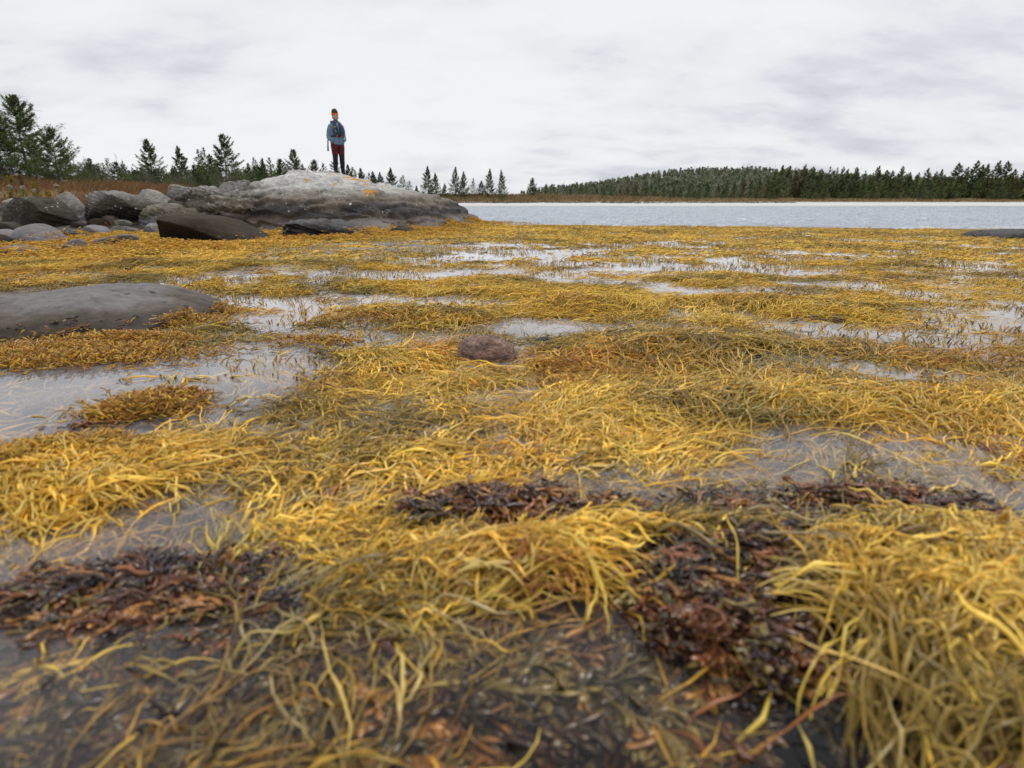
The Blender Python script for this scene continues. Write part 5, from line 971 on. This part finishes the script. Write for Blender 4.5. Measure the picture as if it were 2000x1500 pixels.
# dark line of wrack washed up on the beach
def wrackline(r, n):
    x = r.uniform(-6, 30, n); return x, 59 + r.normal(6.2, .25, n) + np.sin(x * .3) * .3
stuff('beach_wrack', 'thin dark line of dead weed along the top of the white beach', 'seaweed', grass(210, 1500, wrackline, (.05, .14), (.12, .3), [(0.08, 0.06, 0.05), (0.15, 0.11, 0.09)], 2.0), m_grass)
# ------------------------------------------------------------------ person
def ring_loft(path, nseg=20, sub=5):
    """path: list of (centre xyz, half width, half depth, yaw); smooth tube with closed ends"""
    Pt = np.array([[*c, a, b, y] for c, a, b, y in path], float); n = len(Pt)
    # catmull-rom resample
    ts = np.linspace(0, n - 1, (n - 1) * sub + 1); out = []
    for t in ts:
        i = min(int(t), n - 2); f = t - i; p0, p1, p2, p3 = Pt[max(i - 1, 0)], Pt[i], Pt[i + 1], Pt[min(i + 2, n - 1)]
        out.append(.5 * ((2 * p1) + (-p0 + p2) * f + (2 * p0 - 5 * p1 + 4 * p2 - p3) * f * f + (-p0 + 3 * p1 - 3 * p2 + p3) * f ** 3))
    out = np.array(out); Cn = out[:, :3]; T_ = np.gradient(Cn, axis=0); T_ /= np.linalg.norm(T_, axis=1, keepdims=True) + 1e-9
    a = np.arange(nseg) / nseg * 2 * math.pi; V = []
    for k in range(len(out)):
        y = out[k, 5]; X = np.array([math.cos(y), math.sin(y), 0]); X -= T_[k] * (X @ T_[k]); X /= np.linalg.norm(X) + 1e-9; Yv = np.cross(T_[k], X)
        V.append(Cn[k] + out[k, 3] * np.cos(a)[:, None] * X + out[k, 4] * np.sin(a)[:, None] * Yv)
    V = np.array(V); m = len(V)
    F = [tuple(int(v) for v in f) for f in grid_faces(m, nseg, False, True)]
    V = V.reshape(-1, 3).tolist(); F += [tuple(range(nseg))[::-1], tuple((m - 1) * nseg + j for j in range(nseg))]
    return V, F
def ellip(c, r, n=18):
    U = np.linspace(0, 2 * math.pi, n, endpoint=False); W = np.linspace(0.05, math.pi - .05, n // 2 + 2)
    UU, WW = np.meshgrid(W, U, indexing='ij')
    V = np.stack([c[0] + r[0] * np.cos(WW) * np.sin(UU), c[1] + r[1] * np.sin(WW) * np.sin(UU), c[2] + r[2] * np.cos(UU)], -1).reshape(-1, 3).tolist(); m = len(W)
    F = [tuple(int(v) for v in f) for f in grid_faces(m, n, False, True)]; F += [tuple(range(n))[::-1], tuple((m - 1) * n + j for j in range(n))]
    return V, F
def shape(name, pieces, mat, parent, voxel=None, smooth=2):
    V, F, o = [], [], 0
    for v, f in pieces: V += v; F += [tuple(i + o for i in q) for q in f]; o += len(v)
    me = bpy.data.meshes.new(name); me.from_pydata(V, [], F); me.update()
    import bmesh
    bm = bmesh.new(); bm.from_mesh(me); bmesh.ops.recalc_face_normals(bm, faces=bm.faces); bm.to_mesh(me); bm.free()
    me.polygons.foreach_set('use_smooth', np.ones(len(me.polygons), bool))
    ob = link(name, me, mat, parent)
    if voxel:
        md = ob.modifiers.new('join', 'REMESH'); md.mode = 'VOXEL'; md.voxel_size = voxel; md.use_smooth_shade = True
        if smooth: s = ob.modifiers.new('soft', 'SMOOTH'); s.factor = .5; s.iterations = smooth
    return ob
def build_person():
    skin = simple('skin', (0.50, 0.30, 0.23), 0.55, 0.3, 0.06, 30)
    root = link('person', None, None, None, (0, 0, 0)); 
    # local frame: +X is the person's left, -Y the front, +Z up; feet at 0
    hip = 0.93; sh = 1.44
    LF = np.array([0.115, 0.02, 0.0]); RF = np.array([-0.105, 0.0, 0.10 * 0])
    fz = {1: -0.025, -1: 0.035}     # the rock slopes: the left foot stands lower
    def leg(s, dw=0.0, z0=0.06, z1=0.95):
        return [((s * .095, 0, z1), .088 + dw, .10 + dw, 0), ((s * .098, -.005, .80), .088 + dw, .098 + dw, 0), ((s * .100, -.01, .66), .076 + dw, .083 + dw, 0), ((s * .104, -.015, .50), .058 + dw, .062 + dw, 0), ((s * .108, .0, .34), .054 + dw, .062 + dw, 0), ((s * .112, .01, .18), .042 + dw, .047 + dw, 0), ((s * .115, .015, z0 + fz[s] + .02), .038 + dw, .044 + dw, 0)]
    def arm(s, dw=0.0):
        return [((s * .11, .0, 1.40), .05 + dw, .05 + dw, 0), ((s * .165, .005, 1.37), .052 + dw * .8, .055 + dw * .8, 0), ((s * .200, .025, 1.27), .048 + dw, .050 + dw, 0), ((s * .225, .05, 1.13), .042 + dw, .044 + dw, 0), ((s * .228, .03, 1.06), .040 + dw, .042 + dw, 0), ((s * .205, -.045, 1.01), .034 + dw, .036 + dw, 0), ((s * .150, -.105, .985), .026 + dw * .9, .028 + dw * .9, 0), ((s * .125, -.115, .98), .02 + dw * .5, .02 + dw * .5, 0)]
    tor = [((0, 0, .90), .155, .105, 0), ((0, 0, 1.0), .15, .10, 0), ((0, 0, 1.12), .135, .092, 0), ((0, 0, 1.28), .165, .11, 0), ((0, 0, 1.40), .17, .10, 0), ((0, .005, 1.46), .09, .07, 0), ((0, .0, 1.50), .055, .058, 0), ((0, -.01, 1.56), .052, .056, 0)]
    # head turned a little further to the person's left
    hy = R(18); ch, shn = math.cos(hy), math.sin(hy)
    def H_(x, y, z): return (x * ch - y * shn, x * shn + y * ch - .015, z)
    head = [ellip(H_(0, 0, 1.665), (.078, .095, .112), 28), ellip(H_(0, -.045, 1.60), (.052, .048, .045), 18), ellip(H_(0, -.098, 1.645), (.013, .016, .022), 12), ellip(H_(0, -.088, 1.665), (.011, .012, .03), 12), ellip(H_(.078, .01, 1.645), (.012, .018, .028), 12), ellip(H_(-.078, .01, 1.645), (.012, .018, .028), 12),
            ellip(H_(.03, -.078, 1.63), (.028, .02, .025), 12), ellip(H_(-.03, -.078, 1.63), (.028, .02, .025), 12), ellip(H_(0, -.082, 1.605), (.022, .014, .009), 12), ellip(H_(0, -.072, 1.70), (.06, .03, .014), 14)]
    hand = []
    for s in (-1, 1):
        hand.append(ellip((s * .125, -.105, .965), (.03, .018, .045), 14))
        for k, (dx, L) in enumerate([(-.022, .055), (-.008, .065), (.007, .062), (.020, .048)]): hand.append(ring_loft([((s * (.13) + dx, -.105, .945), .0075, .0075, 0), ((s * .125 + dx, -.112, .945 - L * .6), .007, .007, 0), ((s * .12 + dx, -.108, .945 - L), .006, .006, 0)], 8, 3))
        hand.append(ring_loft([((s * .11, -.105, .98), .009, .009, 0), ((s * .095, -.112, .955), .008, .008, 0), ((s * .092, -.112, .935), .007, .007, 0)], 8, 3))
    feet = [ellip((s * .118, -.045, .045 + fz[s]), (.042, .12, .04), 16) for s in (-1, 1)]
    shape('body', [ring_loft(tor, 24), ring_loft(leg(1)), ring_loft(leg(-1)), ring_loft(arm(1)), ring_loft(arm(-1))] + head + hand + feet, skin, root, .0075, 2)
    eyec = simple('eye_dark', (0.03, 0.02, 0.02), .3, .5, 0); 
    for s in (-1, 1): shape('eye', [ellip(H_(s * .031, -.090, 1.668), (.012, .006, .006), 10)], eyec, root)
    for s in (-1, 1): shape('eyebrow', [ellip(H_(s * .031, -.094, 1.688), (.018, .005, .004), 10)], eyec, root)
    shape('mouth', [ellip(H_(0, -.096, 1.604), (.02, .004, .0045), 10)], simple('lips', (0.36, 0.15, 0.13), .5, .3, 0), root)
    shape('hair', [ellip(H_(0, .035, 1.64), (.078, .072, .07), 18), ellip(H_(.0, .04, 1.70), (.083, .085, .06), 18)], simple('brown_hair', (0.07, 0.045, 0.03), .7, .2, .2), root, .008, 1)
    # trousers: maroon with black lower legs
    def trouser(s): 
        p = leg(s, .022, .05, .97); p[-1] = ((s * .115, .012, .075 + fz[s]), .062, .066, 0); return p
    m, t, L = newmat('trouser_cloth'); tc = N(t, 'ShaderNodeTexCoord'); sp = N(t, 'ShaderNodeSeparateXYZ'); L(tc.outputs['Object'], sp.inputs[0])
    nn = N(t, 'ShaderNodeTexNoise', inp={'Scale': 9.0, 'Detail': 3}); L(tc.outputs['Object'], nn.inputs[0])
    p = N(t, 'ShaderNodeBsdfPrincipled', inp={'Roughness': .8, 'Specular IOR Level': .2})
    # black panels cover the front of the knees and the shins
    fz_ = N(t, 'ShaderNodeMath', operation='MULTIPLY_ADD', inp={1: .0, 2: .0}); L(sp.outputs[1], fz_.inputs[0])
    cr = ramp(t, [(0.0, (.018, .019, .027)), (.56, (.018, .019, .027)), (.575, (.085, .016, .026))]); L(sp.outputs[2], cr.inputs[0])
    L(cr.outputs[0], p.inputs['Base Color']); b = N(t, 'ShaderNodeBump', inp={'Strength': .8, 'Distance': .02}); L(nn.outputs[0], b.inputs['Height']); L(b.outputs[0], p.inputs['Normal']); o = N(t, 'ShaderNodeOutputMaterial'); L(p.outputs[0], o.inputs[0])
    tr = shape('trousers', [ring_loft([((0, 0, 1.02), .165, .12, 0), ((0, 0, .93), .185, .128, 0), ((0, 0, .86), .178, .125, 0), ((0, 0, .80), .15, .105, 0)], 24), ring_loft(trouser(1)), ring_loft(trouser(-1))], m, root, .009, 2)
    red = simple('orange_zip', (0.75, 0.12, 0.03), .6, .3, 0)
    for s in (-1, 1): shape('pocket_zip', [ring_loft([((s * .10, -.122, .775), .006, .004, 0), ((s * .15, -.10, .765), .006, .004, 0), ((s * .197, -.03, .755), .006, .004, 0)], 6, 4)], red, tr)
    # quilted down jacket: every baffle is a real swell of the cloth
    blue = simple('blue_down_cloth', (0.13, 0.215, 0.30), .55, .35, .15, 30)
    def quilt(path, step, amp, sub=14, nseg=32):
        V, F = ring_loft(path, nseg, sub); V = np.array(V); m = len(V) // nseg; G = V.reshape(m, nseg, 3); c = G.mean(1, keepdims=True); d = np.r_[0, np.cumsum(np.linalg.norm(np.diff(c[:, 0], axis=0), axis=1))]
        q = 1 + amp * (np.abs(np.sin(d / step * math.pi)) ** .5 - .6); G = c + (G - c) * q[:, None, None]; return G.reshape(-1, 3).tolist(), F
    jt = [((0, .0, .850), .150, .115, 0), ((0, 0, .872), .198, .148, 0), ((0, -.005, .97), .212, .158, 0), ((0, -.005, 1.08), .195, .15, 0), ((0, 0, 1.20), .205, .15, 0), ((0, .0, 1.32), .215, .15, 0), ((0, .005, 1.41), .19, .125, 0), ((0, .01, 1.47), .11, .09, 0), ((0, .005, 1.535), .078, .078, 0), ((0, 0, 1.555), .06, .06, 0)]
    ja = lambda s: arm(s, .030)
    jk = shape('jacket', [quilt(jt, .052, .07), quilt(ja(1), .045, .16), quilt(ja(-1), .045, .16)], blue, root, .0065, 0)
    navy = simple('navy_cloth', (0.02, 0.032, 0.065), .6, .3, .15, 20)
    shape('jacket_zip', [ring_loft([((0, -.162, .90), .006, .004, 0), ((0, -.168, 1.0), .006, .004, 0), ((0, -.162, 1.10), .006, .004, 0)], 6, 4)], navy, jk)
    for s in (-1, 1): shape('pocket_opening', [ring_loft([((s * .125, -.158, 1.03), .005, .006, 0), ((s * .15, -.150, .97), .005, .006, 0), ((s * .165, -.145, .94), .005, .006, 0)], 6, 4)], navy, jk)
    shape('hood', [ring_loft([((-.12, .02, 1.50), .03, .03, 0), ((-.09, .09, 1.505), .05, .045, 0), ((0, .115, 1.50), .06, .055, 0), ((.09, .09, 1.505), .05, .045, 0), ((.12, .02, 1.50), .03, .03, 0)], 12, 5)], navy, jk)
    # vest-shaped flotation harness
    vs = shape('float_vest', [ring_loft([((s * .105, -.150, 1.115), .062, .030, 0), ((s * .108, -.160, 1.20), .072, .034, 0), ((s * .108, -.155, 1.30), .070, .034, 0), ((s * .10, -.125, 1.40), .055, .032, 0), ((s * .085, -.05, 1.49), .045, .026, 0), ((s * .07, .06, 1.51), .045, .026, 0), ((s * .06, .13, 1.42), .04, .02, 0)], 16, 5) for s in (-1, 1)] + [ring_loft([((0, .155, 1.44), .075, .02, 0), ((0, .165, 1.25), .09, .02, 0), ((0, .155, 1.12), .07, .02, 0)], 14, 4)], simple('dark_blue_vest_cloth', (0.028, 0.05, 0.105), .55, .35, .2, 25), root, .007, 1)
    blk = simple('black_webbing', (0.012, 0.012, 0.015), .6, .3, .1, 60)
    bp = []; 
    for k in range(33):
        a = k / 32 * 2 * math.pi; bp.append(((.212 * math.sin(a), -.178 * math.cos(a), 1.09), .004, .017, a))
    V = []; nb = len(bp)
    for (c, _, _, _) in bp[:-1]:
        rr = np.array(c[:2]); u = rr / np.linalg.norm(rr); V += [(*(rr), 1.075), (*(rr), 1.108), (*(rr + u * .007), 1.108), (*(rr + u * .007), 1.075)]
    Fb = [tuple(int(v) for v in f) for f in grid_faces(nb - 1, 4, True, True)]
    belt = shape('waist_belt', [(V, Fb)], blk, vs)
    for s, x in ((-1, -.075), (1, .095)): shape('red_toggle', [ellip((x, -.188, 1.092), (.038, .008, .011), 12)], simple('red_webbing_' + ('a' if s > 0 else 'b'), (0.75, 0.04, 0.03), .5, .3, 0), belt)
    shape('buckle', [ellip((.01, -.192, 1.09), (.028, .010, .019), 10)], blk, belt)
    for s in (-1, 1): shape('shoulder_strap', [ring_loft([((s * .02, -.192, 1.10), .012, .006, 0), ((s * .03, -.200, 1.22), .012, .006, 0), ((s * .045, -.180, 1.36), .012, .006, 0), ((s * .06, -.10, 1.49), .012, .006, 0)], 8, 5)], blk, vs)
    yl = simple('yellow_print', (0.62, 0.42, 0.05), .6, .3, 0)
    for (x, z, w_, h_) in ((-.11, 1.345, .045, .010), (-.10, 1.26, .010, .016), (-.082, 1.215, .010, .014)): shape('badge', [ellip((x, -.193, z), (w_, .006, h_), 12)], yl, vs)
    # dangling strap end at the back
    shape('dangling_strap', [ring_loft([((-.215, .10, 1.12), .020, .012, 0), ((-.240, .12, 1.0), .020, .012, 0), ((-.255, .12, .85), .020, .012, 0), ((-.268, .12, .68), .028, .016, 0)], 8, 5)], blk, root)
    # neck gaiter and knitted hat
    shape('neck_warmer', [ring_loft([((0, .0, 1.50), .075, .078, 0), ((0, -.01, 1.545), .068, .072, 0), ((0, -.012, 1.575), .064, .070, 0)], 18, 5)], simple('patterned_grey_cloth', (0.10, 0.10, 0.12), .8, .2, .7, 60), root)
    hat = shape('hat', [ring_loft([(H_(0, .012, 1.705), .090, .106, hy), (H_(0, .018, 1.745), .092, .108, hy), (H_(0, .028, 1.80), .088, .098, hy), (H_(0, .045, 1.85), .066, .070, hy), (H_(0, .055, 1.872), .025, .025, hy)], 22, 5)], simple('olive_knit', (0.055, 0.05, 0.025), .9, .15, .3, 70, .5, 150), root)
    shape('hat_cuff', [ring_loft([(H_(0, .014, 1.700), .088, .104, hy), (H_(0, .014, 1.705), .093, .109, hy), (H_(0, .014, 1.738), .095, .111, hy), (H_(0, .014, 1.744), .090, .106, hy)], 24, 5)], simple('orange_knit', (0.85, 0.12, 0.01), .85, .15, .12, 70, .5, 150), hat)
    shoe = simple('dark_shoe', (0.03, 0.028, 0.03), .6, .3, .2, 30); sole = simple('shoe_sole', (0.22, 0.21, 0.2), .8, .2, .1)
    for s in (-1, 1):
        yaw = s * R(12); cx, cy = s * .118, -.045
        o = shape('shoe', [ellip((s * .125, -.085, .045 + fz[s]), (.052, .10, .045), 18), ellip((s * .118, .02, .06 + fz[s]), (.047, .075, .062), 18), ring_loft([((s * .116, .02, .08 + fz[s]), .05, .06, 0), ((s * .116, .02, .13 + fz[s]), .052, .058, 0)], 16, 4)], shoe, root, .007, 1)
        shape('sole', [ring_loft([((s * .122, -.045, .0 + fz[s]), .052, .145, 0), ((s * .122, -.045, .022 + fz[s]), .050, .14, 0)], 20, 3)], sole, o)
    return root
per = build_person()
fl_ = at(664, 342, YR); k_ = 1.0
# feet rest on the outcrop: find its height under them
bpy.context.view_layer.update()
oc = bpy.data.objects['rock_outcrop']
def drop(x, y):
    ok, loc, n_, _ = oc.ray_cast(oc.matrix_world.inverted() @ Vector((x, y, 5)), Vector((0, 0, -1)))
    return (oc.matrix_world @ loc).z if ok else None
zt = drop(fl_[0], fl_[1]); print('ROCK TOP', zt, fl_)
per.location = (fl_[0], fl_[1], zt - .005); per.rotation_euler = (0, 0, R(36)); per.scale = (.96, .96, .96)
a1, a2 = drop(fl_[0] + .11, fl_[1]), drop(fl_[0] - .11, fl_[1]); print('FEET', a1, a2)
tag(per, 'person in blue down jacket, maroon trousers and orange-banded hat standing with hands in pockets', 'person')
